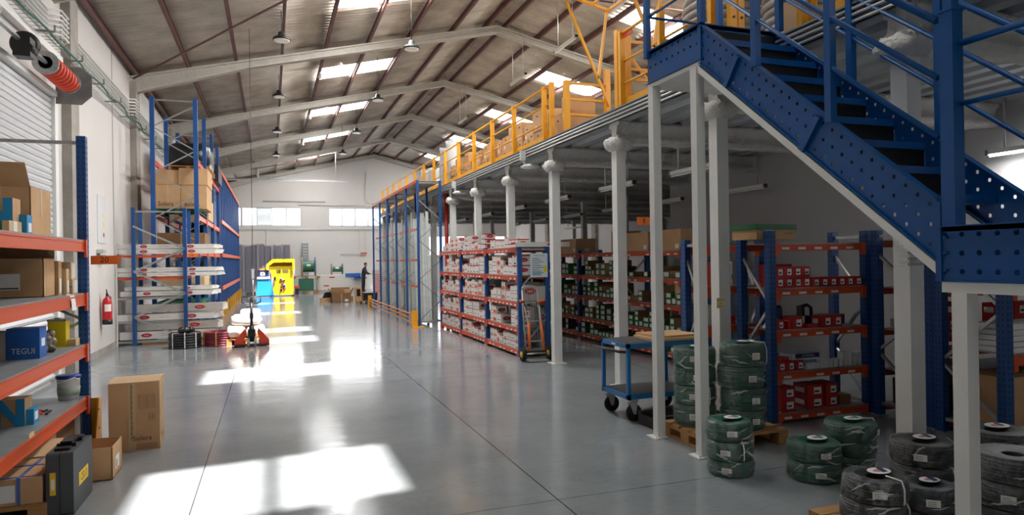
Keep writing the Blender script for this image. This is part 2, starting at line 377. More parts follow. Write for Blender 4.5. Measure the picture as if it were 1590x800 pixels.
# roller shutter on the left wall
sh = MB(); z = 0.05
while z < 4.0:
    sh.extr([(WL, 6.3, z), (WL+.035, 6.3, z+.01), (WL+.05, 6.3, z+.045), (WL+.02, 6.3, z+.085), (WL, 6.3, z+.085)], (0, 4.9, 0)); z += .085
d1 = struct('door_1', sh, mat('shutter_slats', 'dfe0e2', .28, .1))
g = MB().box(WL, 11.2, 0, WL+.09, 11.34, 4.15); g.box(WL, 6.16, 0, WL+.09, 6.3, 4.15); g.box(WL, 6.16, 4.05, WL+.12, 11.34, 4.12)
part(d1, 'guide_rail', g, WPAINT)
bk = thing('shutter_axle', 'steel roller shutter axle with orange springs and drum on the left wall', 'axle', (WL+.3, 9.5, 4.35))
SPR = mat('spring_orange', 'd8482b', .45)
AX, AZ = WL+.30, 4.22
part(bk, 'shaft', MB().cyl((AX, 6.0, AZ), (AX, 11.3, AZ), .028, 12), GALV)
part(bk, 'bracket_plate', MB().extr([(WL+.1, 11.2, AZ-.27), (WL+.42, 11.2, AZ-.27), (WL+.55, 11.2, AZ-.14), (WL+.55, 11.2, AZ+.14), (WL+.42, 11.2, AZ+.27), (WL+.1, 11.2, AZ+.27)], (0, .012, 0)), mat('plate_grey', '8e8c8a', .45, .4, vary=.25, vscale=8))
for y0, y1 in ((10.0, 11.05), (7.0, 8.05)):
    m = MB(); turns = 7; pts = []
    for k in range(turns*18+1):
        t = 2*math.pi*k/18; pts.append((AX+.125*math.cos(t), y0+.06+(y1-y0-.12)*k/(turns*18), AZ+.125*math.sin(t)))
    m.tube(pts, .022, 6, 0)
    m.cyl((AX, y0, AZ), (AX, y0+.02, AZ), .15, 20, 1); m.cyl((AX, y1-.02, AZ), (AX, y1, AZ), .15, 20, 1); m.cyl((AX, y0, AZ), (AX, y1, AZ), .08, 14, 1)
    part(bk, 'spring_drum', m, [SPR, GALV])
m = MB().lathe((AX, 9.2, AZ), [(.05, 0), (.13, 0), (.15, .03), (.12, .05), (.15, .08), (.13, .12), (.05, .12)], 24, axis='y')
m.box(AX-.05, 9.0, AZ-.2, AX+.12, 9.18, AZ+.02); m.cyl((AX+.1, 8.98, AZ-.1), (AX+.1, 9.2, AZ-.1), .05, 10)
part(bk, 'chain_drive', m, mat('greasy_black', '2c2a2a', .5, .3))
struct('trim_3', MB().box(WL, 5.5, 4.62, WL+.1, 11.6, 4.72), WPAINT)
# cable tray and conduits on the left wall
CG = mat('tray_wire', '8e9592', .4, .6)
t = thing('cable_tray', 'wire cable tray carrying a green cable along the left wall', 'cable tray', (WL+.2, 12, 4.95))
m = MB(); 
for dx in (.02, .12, .22): m.bar((WL+dx, 3, 4.78), (WL+dx, 34.6, 4.78), .008)
for k in range(210): y = 3+k*.15; m.bar((WL+.02, y, 4.78), (WL+.22, y, 4.78), .006)
part(t, 'wire_basket', m, CG)
for k in range(22):
    br = MB(); y = 3.5+k*1.4; br.bar((WL+.008, y, 4.76), (WL+.28, y, 4.76), .03, .02).bar((WL+.28, y, 4.76), (WL+.28, y, 4.85), .02); part(t, 'bracket', br, CG)
pts = [(WL+.20+.03*math.sin(k*1.3), 3+k*.35, 4.80-.05*abs(math.sin(k*.55))) for k in range(90)]
part(t, 'green_cable', MB().tube(pts, .016, 6), mat('cable_green', '3f6f5c', .5))
for k in range(6):
    z = 4.93+k*.07; pts = []
    for y0, y1 in ((3, 11.5), (11.5, 17.1), (17.1, 34.6)):
        o_ = .03; pts += [(WL+o_, y0+.25, z), (WL+o_, y1-.35, z), (WL+.16, y1-.2, z+.03), (WL+.16, y1+.15, z+.03)]
    tag(single('conduit', MB().tube(pts, .015, 6), WPAINT, 'white electrical conduit on the left wall, %s above the cable tray' % ORD[k+1], 'conduit', (WL+.1, 12, z), 'conduits along the left wall'))
# small fittings on the left wall
m = MB().box(WL, 12.15, .02, WL+.05, 12.2, 4.6); struct('trim_4', m, PIPE)
p = thing('wall_poster', 'white laminated notice with small coloured squares on the left wall', 'poster', (WL+.01, 14.3, 2.4))
m = MB().box(WL+.002, 14.0, 2.05, WL+.014, 14.6, 2.93); part(p, 'board', m, mat('laminate', 'eceff0', .15))
m = MB()
for k, c in enumerate((1, 2, 1, 2, 3)): m.poly([(WL+.016, 14.38, 2.6-k*.09), (WL+.016, 14.48, 2.6-k*.09), (WL+.016, 14.48, 2.53-k*.09), (WL+.016, 14.38, 2.53-k*.09)], c-1)
part(p, 'coloured_squares', m, [BYEL, CREAM, RED])
e = thing('fire_extinguisher', 'red fire extinguisher with black base hung on the left wall', 'fire extinguisher', (WL+.11, 14.15, .55))
ex, ey = WL+.11, 14.15
part(e, 'cylinder', MB().lathe((ex, ey, .6), [(.02, 0), (.078, .0), (.08, .03), (.08, .36), (.065, .42), (.03, .45), (.028, .48)], 24), mat('extinguisher_red', 'c22326', .3))
part(e, 'base_ring', MB().lathe((ex, ey, .56), [(.075, 0), (.084, .0), (.084, .09), (.075, .09)], 24), BLACK)
m = MB().cyl((ex, ey, 1.08), (ex, ey, 1.13), .02, 10); m.bar((ex, ey-.02, 1.13), (ex+.02, ey-.12, 1.17), .02); m.bar((ex, ey-.02, 1.15), (ex+.01, ey-.1, 1.2), .014)
part(e, 'valve_handle', m, BLACK)
part(e, 'hose', MB().tube([(ex, ey+.03, 1.1), (ex+.04, ey+.09, 1.05), (ex+.05, ey+.1, .9), (ex+.06, ey+.07, .75)], .01, 6), BLACK)
m = MB()
for k in range(7):
    a = -1.9+k*.2; b_ = a+.2
    m.poly([(ex+.0815*math.cos(a), ey+.0815*math.sin(a), .8), (ex+.0815*math.cos(b_), ey+.0815*math.sin(b_), .8), (ex+.0815*math.cos(b_), ey+.0815*math.sin(b_), .93), (ex+.0815*math.cos(a), ey+.0815*math.sin(a), .93)])
part(e, 'instruction_label', m, LABEL)
single('wall_lamp_bracket', MB().box(WL, 13.9, 1.86, WL+.1, 14.2, 1.93).box(WL+.04, 14.05, 1.72, WL+.12, 14.25, 1.83), PIPE, 'white emergency lamp fitting on the left wall above the fire extinguisher', 'lamp', (WL, 14.1, 1.85))
# far wall conduits
def conduit(pts, label, r=.02): single('conduit', MB().tube(pts, r, 6), PIPE, label, 'conduit', pts[0], 'conduits on the far wall')
Yc = WF-.06
conduit([(-2.8, Yc, 3.5), (6, Yc, 3.5)], 'long horizontal conduit just under the far windows')
conduit([(-.4, Yc, 5.1), (3.0, Yc, 5.1)], 'upper horizontal conduit above the far windows')
conduit([(1.5, Yc, 4.9), (7, Yc, 4.9)], 'horizontal conduit just above the far windows')
conduit([(-.22, Yc, 3.5), (-.22, Yc, 2.0)], 'vertical conduit dropping behind the grey panels to the yellow machine')
conduit([(5.3, Yc, 6.9), (5.3, Yc, 5.2), (5.5, Yc, 5.05), (7, Yc, 5.05)], 'vertical conduit dropping from the ridge on the far wall')
conduit([(4.9, Yc, 3.5), (4.9, Yc, 2.05), (3.8, Yc, 2.05)], 'bent conduit dropping then turning left on the far wall')
conduit([(5.25, Yc, 3.5), (5.25, Yc, 1.95), (4.95, Yc, 1.95)], 'bent conduit beside the orange beam end on the far wall')
# hanging rail beneath the far roof
hr = thing('lighting_rail', 'long grey rail hung level below the roof before the far wall', 'rail', (1.2, 37, 5.9))
part(hr, 'rail', MB().box(-2.5, 36.96, 5.86, 3.9, 37.04, 5.95), GALV)
for x in (-.6, 3.3): part(hr, 'hanger', MB().cyl((x, 37, 5.95), (x, 37, roofz(x)-.1), .025 if x > 0 else .05, 8), PIPE)
# ================================================================ mezzanine
DK = 3.5
MZ0, MZ1 = -1.5, 27.0
m = MB()
DECKM = mat('galvanised_deck', 'b2b6b8', .5, .2, vary=.12, vscale=5)
x = 4.14
while x < 14.4:   # trapezoidal ribs running along the hall
    m.extr([(x, MZ0, 3.36), (x+.14, MZ0, 3.36), (x+.17, MZ0, 3.42), (x+.28, MZ0, 3.42), (x+.31, MZ0, 3.36), (x+.31, MZ0, 3.365), (x+.28, MZ0, 3.425), (x+.17, MZ0, 3.425), (x+.14, MZ0, 3.365), (x, MZ0, 3.365)][::-1], (0, MZ1-MZ0, 0)); x += .31
struct('mezzanine_deck', m, DECKM)
struct('mezzanine_floor', MB().box(4.12, MZ0, 3.43, 14.5, MZ1, DK-.005), PLY)
EDGE = mat('edge_channel', '8d9296', .45, .4, vary=.1, vscale=3)
struct('mezzanine_edge', MB().box(4.08, MZ0, 3.37, 4.12, MZ1, DK).box(4.05, MZ0, 3.485, 4.12, MZ1, DK), EDGE)
for k, z in enumerate((3.45, 3.405, 3.355)):
    tag(single('conduit', MB().cyl((4.055, MZ0, z), (4.055, MZ1, z), .012, 8), PIPE, 'steel conduit along the mezzanine edge, %s of three' % ('topmost', 'middle', 'lowest')[k], 'conduit', (4.055, 5, z), 'conduits along the mezzanine edge'))
CY = [1.45, 3.52, 5.62, 7.66, 9.74, 11.8, 13.9, 16.0, 18.1, 20.2, 22.3, 24.4, 26.6]
def lump(m, cx, cy, z, r, h):
    n = 20; b0 = len(m.v); K = 5
    for k in range(K):
        f = k/(K-1); R = r*(.85+.3*math.sin(math.pi*f))
        for i in range(n):
            t = 2*math.pi*i/n; q = R*(1+random.uniform(-.13, .13)); sq = 1/max(abs(math.cos(t)), abs(math.sin(t)))
            q *= sq*.93; m.v.append((cx+q*math.cos(t), cy+q*math.sin(t), z+h*f+random.uniform(-.012, .012)))
    for k in range(K-1):
        for i in range(n): j = (i+1) % n; m.face((b0+k*n+i, b0+k*n+j, b0+(k+1)*n+j, b0+(k+1)*n+i), 0, True)
    m.face([b0+n-1-i for i in range(n)]); m.face([b0+(K-1)*n+i for i in range(n)])
def rough_beam(m, x0, x1, y, z0, z1, w, fl):
    n = int((x1-x0)/.12); prof = [(-fl, z0), (-fl, z0+.06), (-w, z0+.09), (-w, z1-.07), (-fl, z1-.05), (-fl, z1), (fl, z1), (fl, z1-.05), (w, z1-.07), (w, z0+.09), (fl, z0+.06), (fl, z0)]
    b = len(m.v); K = len(prof)
    for i in range(n+1):
        for dy, z in prof: m.v.append((x0+(x1-x0)*i/n, y+dy+random.uniform(-.016, .016), z+(random.uniform(-.014, .014) if z < z1 else 0)))
    for i in range(n):
        for k in range(K): l = (k+1) % K; m.face((b+i*K+k, b+(i+1)*K+k, b+(i+1)*K+l, b+i*K+l), 0, True)
    m.face([b+k for k in range(K)][::-1]); m.face([b+n*K+k for k in range(K)])
for i, y in enumerate(CY):
    m = MB(); m.box(4.125, y-.065, .012, 4.255, y+.065, 3.12); m.box(4.07, y-.12, 0, 4.31, y+.12, .012)
    c = struct('column', m, WPAINT)
    if y in (3.52, 9.74, 7.66):   # scuffs and taped strips
        pass
    m = MB(); lump(m, 4.19, y, 3.0, .145, .16); part(c, 'column_cap', m, FOAM)
    m = MB(); rough_beam(m, 4.13, 7.99 if y < 12.4 else 14.5, y, 3.1, 3.365, .075, .125)
    struct('mezzanine_beam', m, FOAM)
for x, ys_ in ((7.9, (14.2, 16.4, 20.2, 24.4)), (11.3, (16.0, 20.2, 24.4)), (6.1, (20.5, 26.6))):
    for y in ys_: struct('column', MB().box(x-.065, y-.065, 0, x+.065, y+.065, 3.2), WPAINT)
# three metal strips on the near column
c3 = [o for o in COL.objects if o.name.startswith('column') and abs(o.data.vertices[0].co.y-3.455) < .03][0]
for k, (z, hh) in enumerate(((1.93, .012), (1.72, .014), (1.69, .014), (1.64, .014), (1.60, .014), (1.56, .016))):
    part(c3, 'slotted_strip', MB().box(4.135, 3.445, z, 4.235, 3.455, z+hh).box(4.115, 3.46, z, 4.125, 3.54, z+hh), GALV)
# yellow railing
def rail_run(label, ys_, x, z0=DK, top=.88, kick=True, group='yellow railing of the mezzanine'):
    t = thing('guard_railing', label, 'railing', (x, ys_[0], z0), None)
    for y in ys_:
        part(t, 'post', MB().box(x-.035, y-.03, z0-.02, x+.035, y+.03, z0+top), YEL)
    for h in (.30, .58): part(t, 'mid_rail', MB().cyl((x+.02, ys_[0], z0+h), (x+.02, ys_[-1], z0+h), .014, 8), YEL)
    part(t, 'handrail', MB().cyl((x+.01, ys_[0], z0+top-.02), (x+.01, ys_[-1], z0+top-.02), .02, 10), YEL)
    if kick: part(t, 'kick_plate', MB().box(x+.035, ys_[0], z0, x+.045, ys_[-1], z0+.12), YEL)
    return t
rail_run('yellow steel guard railing along the far length of the mezzanine edge', [9.68, 9.98]+[11.4+1.27*k for k in range(12)]+[26.6], 4.14)
rail_run('yellow guard railing just behind the blue stair landing', [5.62, 6.55, 7.45], 4.14, top=.95)
rail_run('yellow kick rail on the mezzanine edge beyond the stair flight', [1.2, 2.8, 4.42], 4.14, top=.95)
# pallet gate
pg = thing('pallet_gate', 'tall yellow up-and-over pallet gate on the mezzanine edge', 'safety gate', (4.5, 8.4, DK))
for x, y, h in ((4.2, 9.25, .8), (4.88, 9.25, 1.02), (4.15, 7.55, 1.0), (4.3, 7.6, .95)):
    part(pg, 'gate_post', MB().box(x-.04, y-.04, DK, x+.04, y+.04, DK+h), YEL)
m = MB()
for h in (.08, .3, .53, .77): m.bar((4.2, 9.25, DK+h), (4.88, 9.25, DK+h), .035)
part(pg, 'side_frame', m, YEL)
m = MB()
for h in (.1, .42, .55, .9): m.bar((4.3, 7.62, DK+h), (4.95, 7.62, DK+h), .035)
m.bar((4.32, 7.62, DK+.75), (4.9, 7.62, DK+.1), .03)
part(pg, 'side_frame', m, YEL)
G0 = (4.75, 9.22); 
for yy in (9.18, 7.6):
    part(pg, 'swing_arm', MB().bar((4.88, yy, DK+.45), (4.12, yy, DK+2.12), .035).bar((4.7, yy, DK+.85), (4.86, yy, DK+1.9), .035).bar((4.12, yy, DK+2.08), (4.9, yy, DK+1.9), .04), YEL)
m = MB()
for x, z in ((4.38, 2.03), (4.62, 1.97)): m.bar((x, 9.15, DK+z), (x, 7.6, DK+z), .03)
m.bar((4.88, 9.15, DK+1.9), (4.88, 7.6, DK+1.9), .035); m.box(4.02, 7.6, DK+2.06, 4.2, 9.15, DK+2.12)
part(pg, 'raised_gate_leaf', m, YEL)
sg = thing('hanging_sign', 'small red-orange sign plate behind the yellow railing near the stair', 'sign', (4.15, 7.3, 4.38))
part(sg, 'plate', MB().box(4.145, 7.2, 4.36, 4.155, 7.42, 4.45), mat('sign_red', 'd8472a', .5))
# mezzanine corner gate posts beside the stair
for y, lab in ((5.42, 'broad twin yellow gate post behind the stair landing'), (4.50, 'broad twin yellow gate post beside the top of the right stair stringer')):
    t = thing('gate_post', lab, 'post', (4.24, y, DK))
    part(t, 'channel', MB().box(4.2, y-.01, DK, 4.27, y+.05, DK+1.1), YEL); part(t, 'channel', MB().box(4.29, y-.01, DK, 4.36, y+.05, DK+1.1), YEL)
    m = MB()
    for z in (.12, .45): m.cyl((4.235, y-.02, DK+z), (4.235, y-.01, DK+z), .012, 8); m.cyl((4.325, y-.02, DK+z), (4.325, y-.01, DK+z), .012, 8)
    part(t, 'bolt', m, BLACK)
# ================================================================ blue staircase
X0, X1 = 3.30, 4.06; YT, YB, YE = 4.64, 2.60, 5.45; ZT, ZB = 3.53, 1.93; DEP = .32; LZ = 1.785
st = thing('staircase', 'blue perforated steel staircase rising to the mezzanine with white edge trim', 'staircase', (3.7, 3.6, 0))
allh = lambda i, j: True
def stringer(x, sgn, name):
    m = MB(); P0 = (x, YT, ZT-DEP); U = (0, YB-YT, ZB-ZT); V = (0, 0, DEP)
    m.plate(P0, U, V, 28, 3, .0125, allh, .005)
    d = Vector((0, YB-YT, ZB-ZT)).normalized()
    for dz in (0, -DEP):   # flanges
        a = Vector((x, YT, ZT+dz)); b = Vector((x, YB, ZB+dz)); w = .04*sgn
        m.extr([a, b, b+Vector((0, 0, .006)), a+Vector((0, 0, .006))], (w, 0, 0))
        m.extr([a, b, b+Vector((0, 0, .006)), a+Vector((0, 0, .006))], (-.02*sgn, 0, 0))
    return m
sl_ = part(st, 'stringer', stringer(X0, 1, 'l'), DBLUE)
for f in (.24, .62):
    m = MB()
    c = Vector((X0-.012, YT+(YB-YT)*f, ZT+(ZB-ZT)*f)); n = Vector((0, -.62, .785)).normalized()
    a = c-n*.02; b = a-n*.245; m.bar(a, b, .05, .03, 0, (1, 0, 0)); part(sl_, 'stiffener', m, DBLUE)
part(st, 'stringer', stringer(X1, -1, 'r'), DBLUE)
NT = 9; RI = (ZT-LZ)/NT; GO = (YT-YB)/(NT-.0)
TRB = mat('riser_near_black', '06080c', .6)  # one even near-black for the closed riser plates
for k in range(1, NT):
    z = ZT-RI*k; y1 = YT-GO*(k-1); y0 = y1-GO-.02
    m = MB().box(X0+.008, y0, z-.045, X1-.008, y1, z, 0)
    tr = part(st, 'tread', m, DBLUE)
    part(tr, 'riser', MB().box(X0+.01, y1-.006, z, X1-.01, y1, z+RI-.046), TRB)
# upper landing
m = MB(); m.plate((X0, YE, ZT-.29), (0, YT-YE, 0), (0, 0, .29), 9, 3, .0125, lambda i, j: j > 0, .005)
m.box(X0-.02, YT, ZT-.004, X0+.05, YE, ZT+.004); m.box(X0-.02, YT, ZT-.296, X0+.05, YE, ZT-.29)
m.box(X0, YE-.006, ZT-.29, X1, YE, ZT); m.box(X0-.012, YT-.02, ZT-.3, X0+.01, YT+.02, ZT)
part(st, 'landing_fascia', m, DBLUE)
m = MB(); m.plate((X0+.01, YT, ZT-.1), (X1-X0, 0, 0), (0, 0, .1), 9, 1, .012, allh, .005); m.box(X0, YT-.02, ZT-.006, X1, YT+.02, ZT); part(st, 'landing_fascia', m, DBLUE)
part(st, 'landing_floor', MB().box(X0, YT, ZT-.03, 4.12, YE, ZT-.005), DBLUE)
part(st, 'white_soffit', MB().box(X0-.005, YT+.0, ZT-.335, 4.1, YE, ZT-.30), WPAINT, 'white sheet under the upper landing')
a = Vector((X0-.015, YT+.02, ZT-DEP-.012)); b = Vector((X0-.015, YB, ZB-DEP-.012))
m = MB().extr([a, b, b-Vector((0, 0, .06)), a-Vector((0, 0, .06))], (.06, 0, 0)); part(st, 'white_trim', m, WPAINT, 'white bar under the left stringer')
a.x = b.x = X1-.04; m = MB().extr([a, b, b-Vector((0, 0, .06)), a-Vector((0, 0, .06))], (.06, 0, 0)); part(st, 'white_trim', m, WPAINT)
# lower landing
YL = .9
m = MB(); m.plate((X0, YB, LZ-.285), (0, YL-YB, 0), (0, 0, .285), 19, 3, .0145, allh, .005)
m.box(X0-.03, YL, LZ-.006, X0+.04, YB, LZ); m.box(X0-.02, YL, LZ-.29, X0+.05, YB, LZ-.284); m.box(X0-.012, YB-.03, LZ-.285, X0+.012, YB+.004, LZ+.13)
for z in (.06, .14, .23): m.cyl((X0-.03, YB-.06, LZ-z), (X0-.0, YB-.06, LZ-z), .007, 8)
part(st, 'landing_fascia', m, DBLUE)
part(st, 'landing_floor', MB().box(X0, YL, LZ-.03, 4.9, YB, LZ-.006), DBLUE)
m = MB(); m.plate((4.9, YL, LZ-.285), (0, YB-YL, 0), (0, 0, .285), 19, 3, .0145, allh, .005); part(st, 'landing_fascia', m, DBLUE)
m = MB(); m.box(X1, YB-.006, LZ-.285, 4.9, YB, LZ); m.box(X0, YB-.002, LZ-.285, X1, YB+.002, LZ-.03); part(st, 'landing_fascia', m, DBLUE)
part(st, 'white_trim', MB().box(X0-.01, YL, LZ-.345, X0+.06, YB-.03, LZ-.29), WPAINT)
for y, z1 in ((5.38, ZT-.335), (4.72, ZT-.335), (2.47, LZ-.345), (1.1, LZ-.345)):
    m = MB().box(X0-.02, y-.04, .01, X0+.06, y+.04, z1); m.box(X0-.07, y-.08, 0, X0+.075, y+.08, .01)
    m.cyl((X0-.05, y-.06, .01), (X0-.05, y-.06, .03), .008, 8)
    part(st, 'support_post', m, WPAINT, 'white square support post')
def slz(y): return ZT+(ZB-ZT)*(YT-y)/(YT-YB)
def spost(x, y, z0, z1, w=.05, lab=None): return part(st, 'rail_post', MB().box(x-w/2, y-w/2, z0, x+w/2, y+w/2, z1), DBLUE, lab)
for x in (X0+.0, X1):
    for y in ((3.98, 3.30) if x < 3.5 else (3.86, 3.16)): spost(x, y, slz(y)-.01, slz(y)+.98)
    for h, r in ((.32, .014), (.63, .016), (.93, .02)):
        part(st, 'handrail' if h > .9 else 'mid_rail', MB().cyl((x, YT-.02, slz(YT)+h), (x, (YB-.02) if x < 3.5 else YL, (slz(YB)+h) if x < 3.5 else slz(YL)+h), r, 10), DBLUE)
spost(X0, 4.62, ZT, 4.6); spost(X0-.015, YE-.02, ZT-.06, 4.6); spost(X1, 4.6, ZT, 4.6); spost(X1, 5.4, ZT, 4.6)
for h, r in ((.32, .012), (.63, .014), (.98, .022)):
    part(st, 'mid_rail', MB().cyl((X0, YE-.02, ZT+h), (X0, YT, ZT+h), r, 10), DBLUE)
    part(st, 'mid_rail', MB().cyl((X0, YE-.02, ZT+h), (X1, YE-.02, ZT+h), r, 10), DBLUE)
m = MB().box(X0-.01, 2.49, LZ, X0+.065, 2.565, 2.9); m.box(X0-.018, 2.485, 2.89, X0+.073, 2.57, 2.902); m.box(X0+.0, 2.5, 2.9, X0+.05, 2.55, 3.4)
for z in (2.1, 2.45, 2.62): m.cyl((X0+.065, 2.52, z), (X0+.075, 2.52, z), .007, 8)
part(st, 'newel_post', m, DBLUE)
for z, r in ((2.41, .013), (2.72, .018)): part(st, 'mid_rail', MB().cyl((X0+.05, 2.5, z), (X0+.05, YL, z), r, 10), DBLUE)
# ================================================================ hanging fluorescent battens
TUBEM = mat('batten_white', 'dedfd8', .4)
def batten(x, y0, y1, z, lab, ztop, lit=False, grp='unlit tube lights hanging under the mezzanine'):
    t = thing('tube_light', lab, 'tube light', (x, (y0+y1)/2, z), grp)
    part(t, 'batten', MB().box(x-.03, y0, z, x+.03, y1, z+.05), TUBEM)
    for yy in (y0+.0, y1-.03): part(t, 'end_cap', MB().box(x-.035, yy, z-.01, x+.035, yy+.03, z+.05), mat('cap_grey', '6e716f', .5))
    part(t, 'tube', MB().cyl((x, y0+.03, z-.015), (x, y1-.03, z-.015), .014, 8), emis('lit_tube', 'ffffff', 14) if lit else TUBEM)
    for yy in (y0+.2, y1-.2): part(t, 'drop_rod', MB().cyl((x, yy, z+.05), (x, yy, ztop), .006 if yy < (y0+y1)/2 else .012, 6), PIPE)
    return t
k = 0
for x, rowl in ((5.15, 'row nearest the hall'), (7.56, 'second row from the hall')):
    for i, yc in enumerate((7.4, 9.5, 11.85, 14.1, 16.4, 18.7, 21.0)):
        if x > 7 and i < 1: yc = 7.9; continue
        xx = x if x < 7 or yc > 12.6 else 7.56
        batten(xx, yc-.57, yc+.57, 2.75, 'unlit tube light under the mezzanine, %s from the stair, %s' % (ORD[i+1], rowl), 3.36)
batten(7.72, 4.1, 5.45, 2.75, 'lit white tube light hanging under the mezzanine behind the lower stair', 3.36, lit=True, grp=None)
_l = area('tube_glow', (7.72, 4.8, 2.71), .05, 1.2, 26, (0, 0, -1)); batten(7.72, .9, 2.25, 2.75, 'added out-of-view lit tube light under the mezzanine by the lower stair landing', 3.36, lit=True, grp=None); area('tube_glow', (7.72, 1.6, 2.71), .05, 1.2, 8, (0, 0, -1))  # second lit batten and its glow are added out of view to brighten the wall
batten(10.6, 21.9, 23.6, 2.75, 'unlit tube light far back under the mezzanine against the bright end wall', 3.36)
for i, (x, y) in enumerate(((6.3, 17.0), (6.3, 13.9), (6.3, 11.2), (6.3, 22.5))):
    batten(x, y-.6, y+.6, roofz(x)-1.55 if 1 else 6, 'white tube light hung from the roof above the mezzanine boxes, %s from the far end' % ORD[[2, 3, 4, 1][i]], roofz(x)-.2, grp='tube lights hanging from the roof')
# high-bay lamps
hb = None
HB = [(.26, 14.3), (2.85, 14.1), (.26, 19.2), (2.85, 18.9), (.26, 24.4), (2.85, 23.9), (.26, 29.8), (2.85, 28.7)]
for i, (x, y) in enumerate(HB):
    z = 6.12
    t = thing('high_bay_lamp', 'black round high-bay lamp hanging from the roof, %s pair from the camera, %s one' % (ORD[i//2+1], 'left' if i % 2 == 0 else 'right'), 'ceiling lamp', (x, y, z), 'black high-bay lamps')
    part(t, 'housing', MB().lathe((x, y, z), [(.17, -.02), (.175, .0), (.16, .03), (.08, .06), (.06, .14), (.03, .16)], 24), BLACK)
    part(t, 'lens', MB().lathe((x, y, z-.035), [(.05, .01), (.15, .0), (.155, .012), (.05, .014)], 24), mat('lamp_lens', 'e8e6df', .3))
    part(t, 'drop_cord', MB().cyl((x, y, z+.15), (x, y, roofz(x)-.12), .009, 6), BLACK)
# white plastic clips at the brace joints
for i, (x, y) in enumerate(((1.35, 12.3), (1.35, 19.4), (1.35, 25.1), (1.35, 30.8), (10.2, 12.3), (10.2, 19.5))):
    m = MB().lathe((x, y, roofz(x)-.34), [(.03, 0), (.07, .02), (.05, .1), (.03, .16)], 12); m.cyl((x, y, roofz(x)-.3), (x+.06, y-.02, roofz(x)-.24), .03, 8)
    single('ceiling_spot', m, WHITE, 'small white spot fitting at a skylight corner, %s' % ['nearest on the left slope', 'second on the left slope', 'third on the left slope', 'fourth on the left slope', 'nearest on the right slope', 'second on the right slope'][i], 'spot lamp', (x, y, roofz(x)-.3), 'white spots at the skylight corners')
for i, y in enumerate((10.65, 15.2)):
    t = thing('edge_lamp', 'white bulkhead lamp on a bracket under the mezzanine edge, %s the camera' % ('nearer' if i == 0 else 'farther from'), 'lamp', (4.0, y, 3.3), 'bulkhead lamps on the mezzanine edge')
    part(t, 'bracket', MB().box(3.97, y-.04, 3.3, 4.05, y+.04, 3.46).cyl((4.0, y, 3.34), (4.06, y, 3.22), .025, 8), mat('lamp_bracket', 'cfd0cc', .5))
    part(t, 'head', MB().lathe((4.15, y, 3.17), [(.04, 0), (.16, .01), (.17, .03), (.12, .06), (.04, .07)], 20), WHITE)
m = MB().cyl((4.3, 17.1, 0), (4.3, 17.1, 3.36), .05, 12); m.cyl((4.3, 17.1, 3.2), (4.3, 17.1, 3.36), .07, 12)
single('fire_pipe', m, RED, 'red vertical fire main pipe behind the white and red rack', 'pipe', (4.3, 17.1, 0))
